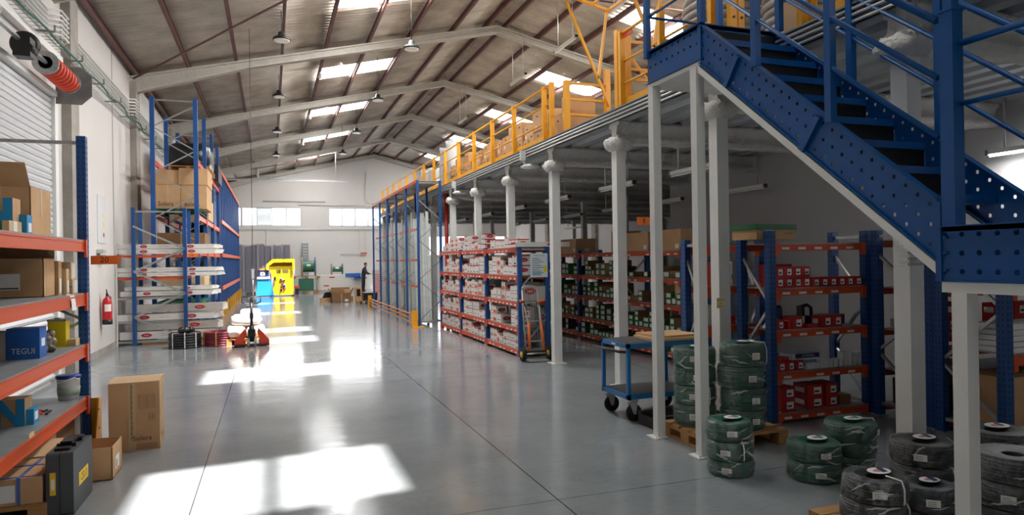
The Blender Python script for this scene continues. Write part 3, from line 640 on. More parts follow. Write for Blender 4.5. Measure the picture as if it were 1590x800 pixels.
# ================================================================ racking
def rack(name, label, origin, run, bays, depth, H, levels, posts=None, beamm=None, beamh=.10, pw=.075, holes=False, cat_='shelving rack', shelf=True, tags=False, hang=1, frames=None, first_h=None, feet=True, noback=False, tie=True, lastbay=True, bmax=9):
    """run: 'x' bays go along +x with the front towards -y; 'y' bays go along +y with the front towards -x; 'l' bays along +y, front towards +x."""
    ox, oy = origin; beamm = beamm or ORANGE
    def P(u, v, z):
        if run == 'x': return (ox+u, oy+v, z)
        if run == 'y': return (ox+v, oy+u, z)
        return (ox-v, oy+u, z)
    t = thing(name, label, cat_, (ox, oy, 0))
    def bx(m, u0, u1, v0, v1, z0, z1, k=0):
        a = P(u0, v0, z0); b = P(u1, v1, z1); m.box(min(a[0], b[0]), min(a[1], b[1]), z0, max(a[0], b[0]), max(a[1], b[1]), z1, k)
    us = [0]
    for b in bays: us.append(us[-1]+b)
    for i, u in enumerate(us):
        Hh = H if not isinstance(H, (list, tuple)) else H[i]
        for v in (0, depth):
            m = MB(); v0 = v if v == 0 else v-pw
            bx(m, u-pw/2, u+pw/2, v0, v0+pw, .008, Hh)
            if holes:
                z = .06
                while z < Hh-.03:
                    for du in (-.018, .018): bx(m, u+du-.004, u+du+.004, v0-.0015, v0, z, z+.022, 1)
                    for dv in (-.018, .018):
                        bx(m, u-pw/2-.0015, u-pw/2, v0+pw/2+dv-.004, v0+pw/2+dv+.004, z, z+.022, 1)
                    z += .05
            p = part(t, 'upright', m, [BLUE, mat('slot_shadow', '0d1c3c', .6)])
            if feet: part(p, 'foot_plate', MB().box(*(lambda a, b: (min(a[0], b[0]), min(a[1], b[1]), 0, max(a[0], b[0]), max(a[1], b[1]), .008))(P(u-pw/2-.015, v0-.015, 0), P(u+pw/2+.015, v0+pw+.015, 0))), GALV)
        m = MB(); z = .15; s = 0; stp = .5; A, B = .5*pw, depth-.5*pw
        for zt in (.12, Hh-.06): part(t, 'frame_tie', MB().bar(P(u, A, zt), P(u, B, zt), .03), GALV)
        while z+stp < min(Hh-.05, bmax+.2):
            m.bar(P(u, A if s % 2 == 0 else B, z), P(u, B if s % 2 == 0 else A, z+stp), .026); z += stp; s += 1
        part(t, 'frame_brace', m, GALV)
    for i, b in enumerate(bays):
        if not lastbay and i == len(bays)-1: pass
        u0, u1 = us[i]+pw/2, us[i+1]-pw/2
        for j, z in enumerate(levels):
            for v in ((0, depth) if not noback else (0,)):
                m = MB(); a0, a1 = (v+.012, v+.055) if v == 0 else (v-.055, v-.012)
                bx(m, u0, u1, a0, a1, z-beamh, z-.012)
                if v == 0:
                    bx(m, u0, u1, a0-.006, a0, z-.03, z-.018); bx(m, u0, u1, a0-.006, a0, z-beamh, z-beamh+.014)
                    for e in (u0, u1-.05): bx(m, e-.004 if e == u0 else e, e+.05 if e == u0 else e+.054, -.006, .012, z-beamh-.05, z-.0)
                    if tags:
                        n = int(b/.22)
                        for q in range(n):
                            if random.random() < .8: c = u0+.08+q*(b-.2)/n; bx(m, c, c+.09, a0-.009, a0-.006, z-beamh+.012, z-beamh+.035, 1)
                part(t, 'beam', m, [beamm, LABEL])
            if shelf:
                m = MB(); bx(m, u0, u1, .02, depth-.02, z-.012, z)
                part(t, 'shelf_panel', m, SHELF)
    return t, us, P
def carton(name, x0, x1, y0, y1, z0, z1, mats, label, cat_='carton', group=None, deco=None, yaw=0):
    m = MB(); m.box(x0, y0, z0, x1, y1, z1, 0)
    if deco: deco(m, x0, x1, y0, y1, z0, z1)
    if yaw:
        R = Matrix.Rotation(math.radians(yaw), 3, 'Z'); c = Vector(((x0+x1)/2, (y0+y1)/2, 0))
        m.v = [tuple(c+R @ (Vector(v)-c)) for v in m.v]
    return single(name, m, mats, label, cat_, ((x0+x1)/2, (y0+y1)/2, z0), group)
E_ = .0025
def lidlines(m, x0, x1, y0, y1, z0, z1, k=1):    # tape along the top and down the ends
    ym = (y0+y1)/2; m.box(x0-E_, ym-.025, z1-.08, x1+E_, ym+.025, z1+E_, k)
def tape_x(m, x0, x1, y0, y1, z0, z1, k=1):
    xm = (x0+x1)/2; m.box(xm-.025, y0-E_, z1-.08, xm+.025, y1+E_, z1+E_, k)
def oval(m, c, u, v, k=1, kt=2, txt='Unex'):
    m.ell(c, u, v, k); n = Vector(u).cross(Vector(v)).normalized()*.002
    uu = Vector(u).normalized(); vv = Vector(v).normalized(); s = Vector(v).length*.9
    m.text(txt, Vector(c)+n, uu*s, vv*s, kt)
# ---- near left rack (front towards +x)
LL = [.47, .94, 1.40, 1.88]
nl, us, P = rack('shelving_rack', 'near left blue and orange shelving rack with grey steel shelves', (-1.572, 4.3), 'l', [2.80], 1.0, 2.82, LL, holes=True, beamh=.11, pw=.075, bmax=1.5)
# spring end stops and level tags
sg = thing('bay_sign', 'orange bay sign reading 20 at the end of the near left rack', 'sign', (-1.6, 7.16, 1.7))
SGN = mat('sign_orange', 'f4792a', .5)
m = MB().box(-1.56, 7.14, 1.655, -1.33, 7.146, 1.735, 0); m.text('20', (-1.45, 7.138, 1.695), (.075, 0, 0), (0, 0, .072), 1)
part(sg, 'plate', m, [SGN, mat('sign_black', '1c1a18', .6)])
for k, z in enumerate(LL):
    w = ['lowest', 'second', 'third', 'top'][k]
    single('level_tag', MB().box(-1.594, 6.92, z-.1, -1.588, 7.03, z-.01, 0).text('.... .', (-1.587, 6.975, z-.055), (0, .04, 0), (0, 0, .04), 1), [CREAM, INK], 'cream level tag on the %s beam of the near left rack' % w, 'tag', (-1.59, 6.97, z-.05), 'cream tags on the near left rack')
single('level_tag', MB().box(-1.594, 5.52, .38, -1.588, 5.62, .49, 0), CREAM, 'cream tag halfway along the lowest beam of the near left rack', 'tag', (-1.59, 5.57, .43), 'cream tags on the near left rack')
m = MB(); pts = [(-1.62, 1.405), (-1.585, 1.395), (-1.575, 1.34), (-1.57, 1.27)]
for (xa, za), (xb, zb) in zip(pts, pts[1:]): m.poly([(xa, 6.55, za), (xa, 6.68, za), (xb, 6.68, zb), (xb, 6.55, zb)])
single('paper_sheet', m, LABEL, 'white paper strip hanging over the second-highest beam of the near left rack', 'paper', (-1.58, 6.6, 1.27))
t = thing('upright_guard', 'yellow corner guard at the foot of the near left rack', 'guard', (-1.56, 7.2, 0))
m = MB().extr([(-1.52, 7.0, 0), (-1.52, 7.0, .12), (-1.52, 7.14, .42), (-1.52, 7.22, .42), (-1.52, 7.22, 0)], (.012, 0, 0)); m.box(-1.70, 7.21, 0, -1.508, 7.222, .42)
part(t, 'guard_plate', m, YEL)
part(t, 'bolt_slot', MB().box(-1.507, 7.1, .15, -1.505, 7.14, .165).box(-1.507, 7.1, .32, -1.505, 7.14, .335), BLACK)
# contents of the near left rack, levels by z
def lbl(x, y0, y1, z0, z1): return lambda m: m
def card(name, x0, x1, y0, y1, z0, z1, label, mt=None, deco=None, mats=None, yaw=0, group=None): return carton(name, x0, x1, y0, y1, z0, z1, mats or [mt or CARD, TAPE, LABEL, INK], label, group=group, deco=deco, yaw=yaw)
def open_box(name, x0, x1, y0, y1, z0, z1, label, flaps=(0, 0, 0, 0), mt=None, lab=None, wall=.006):
    """flaps angle (deg from vertical, outwards) for -x, +x, -y, +y; None = no flap"""
    mt = mt or CARD; t = thing(name, label, 'open carton', ((x0+x1)/2, (y0+y1)/2, z0)); w = wall
    m = MB(); m.box(x0, y0, z0, x1, y1, z0+w); m.box(x0, y0, z0, x0+w, y1, z1); m.box(x1-w, y0, z0, x1, y1, z1); m.box(x0, y0, z0, x1, y0+w, z1); m.box(x0, y1-w, z0, x1, y1, z1)
    if lab: lab(m)
    part(t, 'body', m, [mt, TAPE, LABEL, INK])
    L = min(x1-x0, y1-y0)*.48
    for i, a in enumerate(flaps):
        if a is None: continue
        s, c = math.sin(math.radians(a))*L, math.cos(math.radians(a))*L
        q = {0: [(x0, y0, z1), (x0, y1, z1), (x0-s, y1, z1+c), (x0-s, y0, z1+c)], 1: [(x1, y0, z1), (x1, y1, z1), (x1+s, y1, z1+c), (x1+s, y0, z1+c)],
             2: [(x0, y0, z1), (x1, y0, z1), (x1, y0-s, z1+c), (x0, y0-s, z1+c)], 3: [(x0, y1, z1), (x1, y1, z1), (x1, y1+s, z1+c), (x0, y1+s, z1+c)]}[i]
        f = MB().extr(q, (Vector(q[1])-Vector(q[0])).cross(Vector(q[2])-Vector(q[1])).normalized()*.005); part(t, 'flap', f, mt)
    return t
Z4 = 1.88
open_box('open_carton', -2.2, -1.76, 6.22, 6.72, Z4, 2.27, 'open brown carton with raised flap, top shelf of the near left rack', (10, None, 35, None), lab=lambda m: (m.box(-1.76, 6.45, 2.05, -1.758, 6.5, 2.27, 1), m.box(-2.0, 6.217, 2.1, -1.95, 6.22, 2.27, 1)))
m = MB().extr([(-2.05, 6.10, 2.3), (-1.72, 6.10, 2.24), (-1.72, 5.62, 2.34), (-2.05, 5.62, 2.36)], (0, 0, .006))
def nbox(cx, y0, x0, x1, z0, h, label):
    # blue pack with a large white-less N cut: cyan panels around a brown carton
    t = thing('small_box', label, 'box', ((x0+x1)/2, y0, z0))
    part(t, 'carton', MB().box(x0, y0, z0, x1, y0+.16, z0+h), CARD)
    w = x1-x0; y = y0-.003; m = MB()
    m.box(x0, y-.002, z0, x0+w*.26, y, z0+h); m.box(x1-w*.26, y-.002, z0, x1, y, z0+h)
    m.poly([(x0, y-.003, z0+h), (x0+w*.3, y-.003, z0+h), (x1, y-.003, z0), (x1-w*.3, y-.003, z0)][::-1])
    part(t, 'letter_n', m, CBLUE, 'large blue letter N')
    return t
nbox(0, 5.93, -2.02, -1.79, Z4+.105, .17, 'blue and brown box with big N, top shelf of near left rack')
part_ = carton('small_box', -1.80, -1.74, 6.06, 6.18, Z4, Z4+.16, [CBLUE, LABEL], 'cyan small box with white label on the top shelf of the near left rack', 'box', deco=lambda m, a, b, c, d, e, f: m.box(b, c+.03, e+.03, b+.002, c+.1, e+.1, 1))
carton('small_box', -2.1, -1.77, 5.78, 6.04, Z4, Z4+.10, [mat('folder_green', '1d7a4c', .5), CARD3, LABEL], 'green and white flat box beneath the N box on the top shelf', 'box', deco=lambda m, a, b, c, d, e, f: (m.box(b-.04, c-.002, e, b+.002, d, f+.001, 1), m.box(b, c+.08, e+.02, b+.004, c+.16, e+.1, 2)))
Z3 = 1.40
open_box('open_carton', -2.5, -1.71, 6.33, 6.62, Z3, Z3+.31, 'big low brown carton with white address label, third shelf of near left rack', (None, None, None, 5), lab=lambda m: (m.box(-2.06, 6.328, Z3+.06, -1.87, 6.33, Z3+.19, 2), m.box(-2.05, 6.327, Z3+.07, -1.88, 6.328, Z3+.08, 3), m.box(-1.71, 6.4, Z3, -1.709, 6.42, Z3+.3, 1)))
card('carton', -1.95, -1.69, 6.65, 6.74, Z3, Z3+.29, 'upright brown carton beside the big open carton, third shelf of near left rack', deco=lambda m, a, b, c, d, e, f: m.box(b, c+.02, e+.02, b+E_, c+.07, e+.14, 2))
card('carton', -1.98, -1.66, 6.76, 6.84, Z3, Z3+.22, 'narrow brown carton in the middle of the third shelf of the near left rack', CARD3, deco=lambda m, a, b, c, d, e, f: m.box(b, c+.015, e+.02, b+E_, c+.065, e+.12, 2))
card('carton', -1.95, -1.64, 6.86, 7.03, Z3, Z3+.13, 'lower pale carton at the far end of the third shelf of the near left rack', CARD3, deco=lambda m, a, b, c, d, e, f: (m.box(b, d-.13, e+.01, b+E_, d-.01, f-.01, 2), m.box(a, c-E_, (e+f)/2-.005, b, c, (e+f)/2, 3)))
card('carton', -1.95, -1.65, 6.86, 7.02, Z3+.13, Z3+.28, 'upper pale carton at the far end of the third shelf of the near left rack', CARD3, deco=lambda m, a, b, c, d, e, f: m.box(b, d-.13, e+.01, b+E_, d-.01, f-.01, 2))
Z2 = .94
carton('display_box', -1.895, -1.68, 6.10, 6.27, Z2, Z2+.235, [MBLUE, WHITE, CARDIN], 'blue box with the white word TEGUI on the second shelf of the near left rack', 'box',
       deco=lambda m, a, b, c, d, e, f: (m.text('TEGUI', ((a+b)/2, c-.002, e+.06), (.056, 0, 0), (0, 0, .062), 1), m.box(b, c+.04, e+.09, b+.002, c+.12, e+.15, 1)))
carton('small_box', -2.25, -1.9, 6.1, 6.3, Z2, Z2+.21, [GBOX, WHITE], 'grey carton left of the TEGUI box on the second shelf', 'box')
t = thing('paint_tin', 'yellow square tin with a grey top on the second shelf of the near left rack', 'tin', (-1.75, 6.95, Z2))
part(t, 'body', MB().box(-1.835, 6.88, Z2, -1.70, 7.0, Z2+.225), BYEL)
part(t, 'lid', MB().box(-1.84, 6.875, Z2+.225, -1.695, 7.005, Z2+.242).box(-1.79, 6.9, Z2+.242, -1.75, 6.95, Z2+.253), GALV)
m = MB()
for k in range(14):
    a = random.uniform(0, 6.3); r_ = random.uniform(.02, .06); z = Z2+.02+random.uniform(0, .15)
    m.lathe((-1.76+r_*math.cos(a), 6.5+r_*math.sin(a), z), [(.01, -.03), (.03, -.015), (.035, .0), (.03, .02), (.01, .035)], 8, random.choice((0, 1)))
m.lathe((-1.76, 6.5, Z2), [(.03, 0), (.055, .01), (.06, .1), (.04, .17)], 10, 0)
single('fittings_bag', m, [mat('bag_grey', '8b8478', .3, .3), mat('bag_dark', '4d4a44', .3, .3)], 'bag of grey metal fittings between the TEGUI box and the yellow tin', 'bag', (-1.76, 6.5, Z2))
card('small_carton', -1.69, -1.63, 6.9, 7.03, Z2, Z2+.06, 'small pale carton at the far end of the second shelf near the yellow tin', CARD3)
m = MB(); m.box(-1.9, 5.08, Z2, -1.72, 5.26, Z2+.12); m.box(-1.86, 5.0, Z2, -1.68, 5.12, Z2+.035)
single('fittings_bag', m, mat('pale_green_bag', 'bcd3c4', .3), 'pale green plastic bag at the near end of the second shelf', 'bag', (-1.8, 5.1, Z2))
Z1 = .47
b = thing('paint_bucket', 'white plastic bucket with blue lid on the lowest shelf of the near left rack', 'bucket', (-1.72, 6.75, Z1)); bx_, by_ = -1.70, 6.94
part(b, 'pail', MB().lathe((bx_, by_, Z1), [(.0, 0), (.078, 0), (.088, .18), (.092, .185), (.092, .19)], 28), WHITE)
part(b, 'lid', MB().lathe((bx_, by_, Z1+.188), [(.09, 0), (.098, .0), (.098, .022), (.085, .03), (.0, .03)], 28), mat('lid_blue', '1f3f9c', .35))
part(b, 'printed_band', MB().lathe((bx_, by_, Z1+.04), [(.083, 0), (.0895, .07), (.0885, .07)], 28), mat('print_greengrey', 'aebbab', .6))
part(b, 'handle', MB().tube([(bx_+.09, by_-.03, Z1+.17), (bx_+.07, by_-.1, Z1+.2), (bx_-.02, by_-.115, Z1+.17), (bx_-.07, by_-.06, Z1+.15)], .006, 6), WHITE)
nbox(0, 5.92, -1.93, -1.73, Z1, .20, 'blue box with a large N on the lowest shelf of the near left rack')
carton('small_box', -1.73, -1.68, 5.94, 6.06, Z1, Z1+.115, [CBLUE, LABEL], 'small cyan box beside the N box on the lowest shelf', 'box', deco=lambda m, a, b, c, d, e, f: m.box(b, c+.02, e+.03, b+.002, c+.09, e+.09, 1))
m = MB()
for k in range(7):
    a = random.uniform(0, 3.1); c = (-1.71+random.uniform(-.04, .04), 6.2+random.uniform(-.06, .06), Z1+.012+.008*k)
    m.bar(c, (c[0]+.07*math.cos(a), c[1]+.09*math.sin(a), c[2]+.01), .02, .012, k % 2)
single('hand_tools', m, [BLACK, mat('tool_orange', 'e0492c', .5)], 'small heap of black and orange hand tools on the lowest shelf', 'tools', (-1.71, 6.2, Z1))
# under the rack and on the floor by it
def strap_box():
    t = thing('strapped_carton', 'long brown carton bound with blue straps on a pallet under the near left rack', 'carton', (-1.75, 5.4, .13))
    x0, x1, y0, y1, z0, z1 = -2.05, -1.43, 5.2, 6.0, .105, .275
    m = MB().box(x0, y0, z0, x1, y1, z1); m.box(x0+.32, y0-.002, z0+.02, x0+.47, y0, z1-.04, 1); m.box(x1, y0+.1, z0+.03, x1+.002, y0+.3, z1-.05, 1)
    m.text('AS', (x0+.24, y0-.003, z0+.06), (.055, 0, 0), (0, 0, .055), 2)
    part(t, 'body', m, [CARD, LABEL, INK])
    s = mat('strap_blue', '5673b8', .4)
    m = MB().box(x1-.14, y0-.004, z0, x1-.12, y1+.004, z1+.004); m.box(x0-.004, y0+.3, z0-.0, x1+.004, y0+.32, z1+.004); m.box(x0-.004, y0+.02, z1, x1+.004, y0+.035, z1+.005); part(t, 'strap', m, s)
    m = MB()
    part(t, 'flap', MB().extr([(x0, y0+.5, z1+.005), (x1, y0+.5, z1+.005), (x1, y0+.8, z1+.06), (x0, y0+.8, z1+.06)], (0, 0, .006)), CARD3)
strap_box()
def pallet(label, cx, cy, sx, sy, a=0, h=.13, z=0, mt=None, group=None):
    mt = mt or WOOD; t = thing('pallet', label, 'pallet', (cx, cy, z), group)
    T = Matrix.Translation((cx, cy, z)) @ Matrix.Rotation(math.radians(a), 4, 'Z')
    n = 5
    for k in range(n):
        y = -sy/2+k*(sy-.11)/(n-1); part(t, 'deck_board', MB().box(-sx/2, y, h-.022, sx/2, y+.11, h, 0, T), mt)
    for k in range(3):
        x = -sx/2+k*(sx-.1)/2
        m = MB().box(x, -sy/2, h-.044, x+.1, sy/2, h-.022, 0, T); m.box(x, -sy/2, 0, x+.1, sy/2, .02, 0, T)
        for q in range(3): y = -sy/2+q*(sy-.12)/2; m.box(x, y, .02, x+.1, y+.12, h-.044, 0, T)
        part(t, 'runner', m, mt)
    return t
pallet('wooden pallet under the blue-strapped carton', -1.78, 5.62, .75, .9, h=.10)
card('carton', -2.1, -1.66, 6.3, 6.95, 0, .32, 'brown carton standing under the far end of the near left rack', CARD2)
card('carton', -1.95, -1.62, 6.12, 6.25, 0, .34, 'tall thin carton leaning behind the grey tool case under the near left rack', CARD3)
carton('small_box', -1.9, -1.62, 6.96, 7.04, 0.0, .36, [mat('box_bluegrey', '4a5a74', .5), LABEL], 'blue and white box under the far end of the near left rack', 'box', deco=lambda m, a, b, c, d, e, f: m.box(a+.15, c-.002, e+.1, b, c, f-.03, 1))
# grey tool case standing on end
tc_ = thing('tool_case', 'dark grey plastic tool case with a yellow label standing on the floor', 'tool case', (-1.3, 5.45, 0))
CASE = mat('case_grey', '4c5053', .55, bump=.1, bscale=200)
def roundrect(x0, x1, z0, z1, r, n=4):
    P = []
    for cx, cz, a0 in ((x1-r, z1-r, 0), (x0+r, z1-r, 90), (x0+r, z0+r, 180), (x1-r, z0+r, 270)):
        for k in range(n+1): a = math.radians(a0+90*k/n); P.append((cx+r*math.cos(a), cz+r*math.sin(a)))
    return P
TC = Matrix.Translation((-1.41, 5.20, 0)) @ Matrix.Diagonal((1.12, .80, .88, 1))
def tcx(m): m.v = [tuple(TC @ Vector(v)) for v in m.v]; return m
pr = roundrect(0, .62, 0, .47, .03)
m = MB().extr([(0.0, y, z) for y, z in pr], (.068, 0, 0)); tcx(m); part(tc_, 'shell', m, CASE)
m = MB().extr([(.072, y, z) for y, z in pr], (.068, 0, 0)); tcx(m); s2 = part(tc_, 'shell', m, CASE)
m = MB()
for y in (.08, .49): m.box(.03, y, .465, .11, y+.07, .49)
m.box(.02, .2, .47, .12, .22, .5); m.box(.02, .4, .47, .12, .42, .5); m.box(.04, .2, .49, .1, .42, .515)
part(tc_, 'latch_and_handle', tcx(m), BLACK)
part(tc_, 'yellow_label', tcx(MB().box(.02, -.003, .16, .05, -.001, .33, 0).box(.027, -.005, .2, .044, -.003, .28, 1)), [mat('label_yellow', 'f2c62c', .5), LABEL])
m = MB().box(.1402, .16, .17, .1425, .46, .27, 0); m.text('CELO', (.1435, .31, .22), (0, .085, 0), (0, 0, .085), 1)
part(tc_, 'yellow_label', tcx(m), [mat('label_yellow', 'f2c62c', .5), INK, LABEL])
ob = open_box('open_carton', -1.42, -1.17, 5.93, 6.28, 0, .25, 'small open brown carton with a white label on the floor by the tool case', (None, None, None, None), lab=lambda m: (m.box(-1.17, 6.04, .05, -1.168, 6.17, .15, 2), m.box(-1.4, 5.928, .02, -1.32, 5.93, .1, 2), m.box(-1.168, 6.06, .06, -1.167, 6.08, .12, 3)))
t = thing('tall_carton', 'tall taped brown carton marked Solera standing alone on the grey floor', 'carton', (-1.15, 7.0, 0))
TT = Matrix.Translation((-1.36, 6.76, 0)) @ Matrix.Rotation(math.radians(3), 4, 'Z')
m = MB().box(0, 0, .0, .40, .42, .60, 0)
m.box(.15, -.003, .0, .21, .0, .6, 1); m.box(.15, -.001, .6, .21, .42, .603, 1); m.box(.4, .06, .1, .403, .09, .6, 3)
for k in range(11):
    m.text('~ww', (.18, -.005, .57-k*.045), (0, 0, -.022), (.03, 0, 0), 2)
m.text('Solera', (.26, -.004, .105), (.06, 0, 0), (0, 0, .06), 2); m.text('Solera', (.404, .2, .09), (0, .1, 0), (0, 0, .1), 2)
for k in range(8): m.box(.235, -.002, .37+k*.017, .36, -.0005, .3715+k*.017, 2)
m.box(.235, -.002, .37, .237, 0, .49, 2); m.box(.297, -.002, .37, .299, 0, .49, 2); m.box(.358, -.002, .37, .36, 0, .49, 2)
for a, b_, c, d in ((.31, .36, .26, .262), (.31, .36, .318, .32), (.31, .312, .26, .32), (.358, .36, .26, .32), (.323, .328, .275, .305), (.342, .347, .275, .305)): m.box(a, -.002, c, b_, 0, d, 2)
for k in range(3): m.box(.2, -.002, .05-k*.016, .38, 0, .053-k*.016, 2)
m.v = [tuple(TT @ Vector(v)) for v in m.v]
part(t, 'body', m, [CARD, TAPE, mat('print_blue_black', '37373f', .6), FILM])
m = MB().extr([(0, .0, .6), (.4, 0, .6), (.4, .19, .612), (0, .19, .612)], (0, 0, .005)); m.extr([(0, .42, .6), (.4, .42, .6), (.4, .21, .605), (0, .21, .605)], (0, 0, .005))
m.v = [tuple(TT @ Vector(v)) for v in m.v]; part(t, 'flap', m, CARD3)
LV = {0: 'bottom', 1: 'second', 2: 'third', 3: 'fourth', 4: 'top'}
# ---- white goods rack beside the columns (front towards -x)
WLV = [.13, .50, .93, 1.37, 1.84]
wr, wus, P = rack('shelving_rack', 'blue and orange rack full of white and red cartons beside the mezzanine columns', (3.85, 10.55), 'y', [1.83, 1.83, 1.83], .56, 1.86, WLV, tags=True, beamh=.085, pw=.07)
def wdeco(kind):
    def d(m, x0, x1, y0, y1, z0, z1):   # front = x0 face, side = y0 face
        h = z1-z0; w = y1-y0; xf = x0-.002
        if kind == 0:      # orange lower panel, white top with notch
            m.box(xf, y0+.012, z0+.08*h, x0, y1-.012, z0+.42*h, 1); m.poly([(xf, y0+.012, z0+.42*h), (xf, y0+.5*w, z0+.58*h), (xf, y1-.012, z0+.42*h)][::-1], 1); m.poly([(xf, y0+.3*w, z1), (xf, y0+.5*w, z1-.2*h), (xf, y1-.3*w, z1)], 1)
        elif kind == 1:    # red top zigzag
            m.box(xf, y0, z0+.9*h, x0, y1, z1, 1); m.poly([(xf-.001, y0+.3*w, z0+.88*h), (xf-.001, y0+.5*w, z0+.72*h), (xf-.001, y1-.3*w, z0+.88*h)], 1); m.box(xf, y0+.3*w, z0+.1*h, x0, y1-.3*w, z0+.22*h, 3)
        else:
            m.box(xf, y0, z0+.93*h, x0, y1, z1, 1); m.box(xf, y0+.15*w, z0+.3*h, x0, y1-.15*w, z0+.36*h, 3)
        s = min(.075, (x1-x0)*.2, h*.42)
        oval(m, ((x0+x1)/2, y0-.002, (z0+z1)/2), (s*1.7, 0, 0), (0, 0, s*.75), 2, 0)
        if kind: m.box(x0, y0-.0015, z1-.02, x1, y0, z1, 1) if (x1-x0) < .3 and kind == 1 else None
    return d
KD = ['orange-fronted white carton', 'red-topped white carton', 'plain white carton']
WM = [[WBOX, ORPR, LOGO, INK], [WBOX, REDB, LOGO, INK], [WBOX, mat('edge_red', 'c8403a', .5), LOGO, INK]]
rs = random.Random(5)
BAYN = ['near', 'middle', 'far']
for b in range(3):
    for li, z in enumerate(WLV):
        y = wus[b]+10.55+.06; end = wus[b+1]+10.55-.06; i = 0
        H = (WLV[li+1]-z-.13) if li < 4 else .30
        while y < end-.1:
            kd = rs.choice((0, 1, 2, 2, 1)); w = rs.choice((.15, .18, .2, .22, .26)); n = rs.choice((1, 2, 2)) if li < 4 else (rs.choice((1, 3)) if b > 0 else 1)
            h = min(H/n, rs.uniform(.115, .19)); dp = rs.uniform(.2, .235)
            if y+w > end: break
            if li == 1 and b == 0 and y > 10.9 and y < 11.5: y += .25; continue
            i += 1
            for s in range(n):
                lab = '%s, %s from near end, %s%s shelf, %s bay' % (KD[kd], ORD[i], ['lower layer, ', 'second layer, ', 'third layer, '][s] if n > 1 else '', LV[li], BAYN[b])
                carton('trunking_carton', 3.875, 3.875+dp, y, y+w, z+s*h, z+(s+1)*h-.002, WM[kd], lab, group='white and red cartons on the rack by the columns', deco=wdeco(kd))
            y += w+rs.choice((.004, .004, .01, .06))
# larger grey-sided cartons with the oval at the camera end of the rack
for li, (z, x0, x1, y0, h, lab) in enumerate(((1.37, 3.9, 4.38, 10.62, .2, 'large grey carton with red oval on the fourth shelf end of the white-goods rack'), (.93, 3.98, 4.40, 10.62, .28, 'large grey carton with red oval on the third shelf end, behind the hand truck'),
     (.50, 4.12, 4.42, 10.95, .2, 'grey carton with red oval on the second shelf end, behind the hand truck'), (.13, 4.1, 4.41, 10.64, .26, 'white carton with red oval on the bottom shelf end, behind the hand truck'))):
    pass
def ovc(x0, x1, y0, y1, z0, z1, lab): 
    return carton('carton', x0, x1, y0, y1, z0, z1, [GBOX, LOGO, WHITE], lab, group='large cartons with red ovals', deco=lambda m, a, b, c, d, e, f: oval(m, ((a+b)/2, c-.002, (e+f)/2), (min(.1, (b-a)*.3), 0, 0), (0, 0, min(.045, (f-e)*.3)), 1, 2))
for yb in (10.64, 12.5, 14.35):
    n = {10.64: 'near', 12.5: 'middle', 14.35: 'far'}[yb]
    for li, z in enumerate(WLV[:4]):
        ovc(4.27, 4.40, yb, yb+.6, z, z+.3, 'grey oval-marked carton at back of %s shelf, %s bay of white-goods rack' % (LV[li], n))
# long cartons lying on top
for k, (x0, x1, y0, y1, z0, z1, lab) in enumerate(((3.80, 4.78, 10.5, 10.72, 1.842, 1.92, 'long white carton with red oval lying across the rack top, projecting past the column'), (3.83, 4.7, 10.74, 10.95, 1.842, 1.90, 'second long white carton on the rack top behind the longest one'))):
    carton('long_carton', x0, x1, y0, y1, z0, z1, [WBOX, REDB, LOGO], lab, deco=lambda m, a, b, c, d, e, f: (oval(m, (a+.62, c-.002, (e+f)/2), (.05, 0, 0), (0, 0, .022), 2, 0), m.box(a-.002, c, e+.04, a, d, f, 1)))
t = thing('notice_board', 'white laminated notice sheet tied to the end frame of the white-goods rack', 'notice', (4.2, 10.5, 1.5))
m = MB().box(4.06, 10.50, 1.33, 4.37, 10.506, 1.73, 0); m.text('INSTRUCCIONES', (4.215, 10.498, 1.69), (.026, 0, 0), (0, 0, .026), 1)
for k in range(9): m.box(4.09, 10.498, 1.64-k*.03, 4.22 + .12*((k*7) % 3)/3, 10.4995, 1.648-k*.03, 1)
m.box(4.3, 10.498, 1.42, 4.355, 10.4995, 1.52, 2); m.box(4.1, 10.498, 1.36, 4.25, 10.4995, 1.42, 3)
part(t, 'sheet', m, [mat('laminate_blue', 'dbe7ec', .2), INK, BYEL, mat('pale_blue', '8fb6c9', .5)])
# ---- shaded rack with green-labelled cartons (front towards -x)
MLV = [.13, .45, .88, 1.30, 1.74]
mr, mus, P = rack('shelving_rack', 'dark long rack of green-labelled cartons deep under the mezzanine', (5.9, 8.86), 'y', [1.86, 1.86, 1.86, 1.86], .55, 1.80, MLV, tags=True, beamh=.08, pw=.075)
rs = random.Random(9)
GREENK = [[CARD2, LABEL, GREENB], [GREENB, LABEL, GREENB], [CARD, LABEL, GREENB], [mat('dark_carton', '4d4238', .8), LABEL, GREENB]]
GN = ['green-rimmed brown carton', 'green carton', 'pale labelled carton', 'dark labelled carton']
def gdeco(kd):
    def d(m, x0, x1, y0, y1, z0, z1):
        w = y1-y0; h = z1-z0; xf = x0-.002; m.box(xf, y0, z0, x0, y1, z1, 2); m.box(xf-.001, y0+.15*w, z0+.2*h, xf, y1-.15*w, z1-.15*h, 1)
    return d
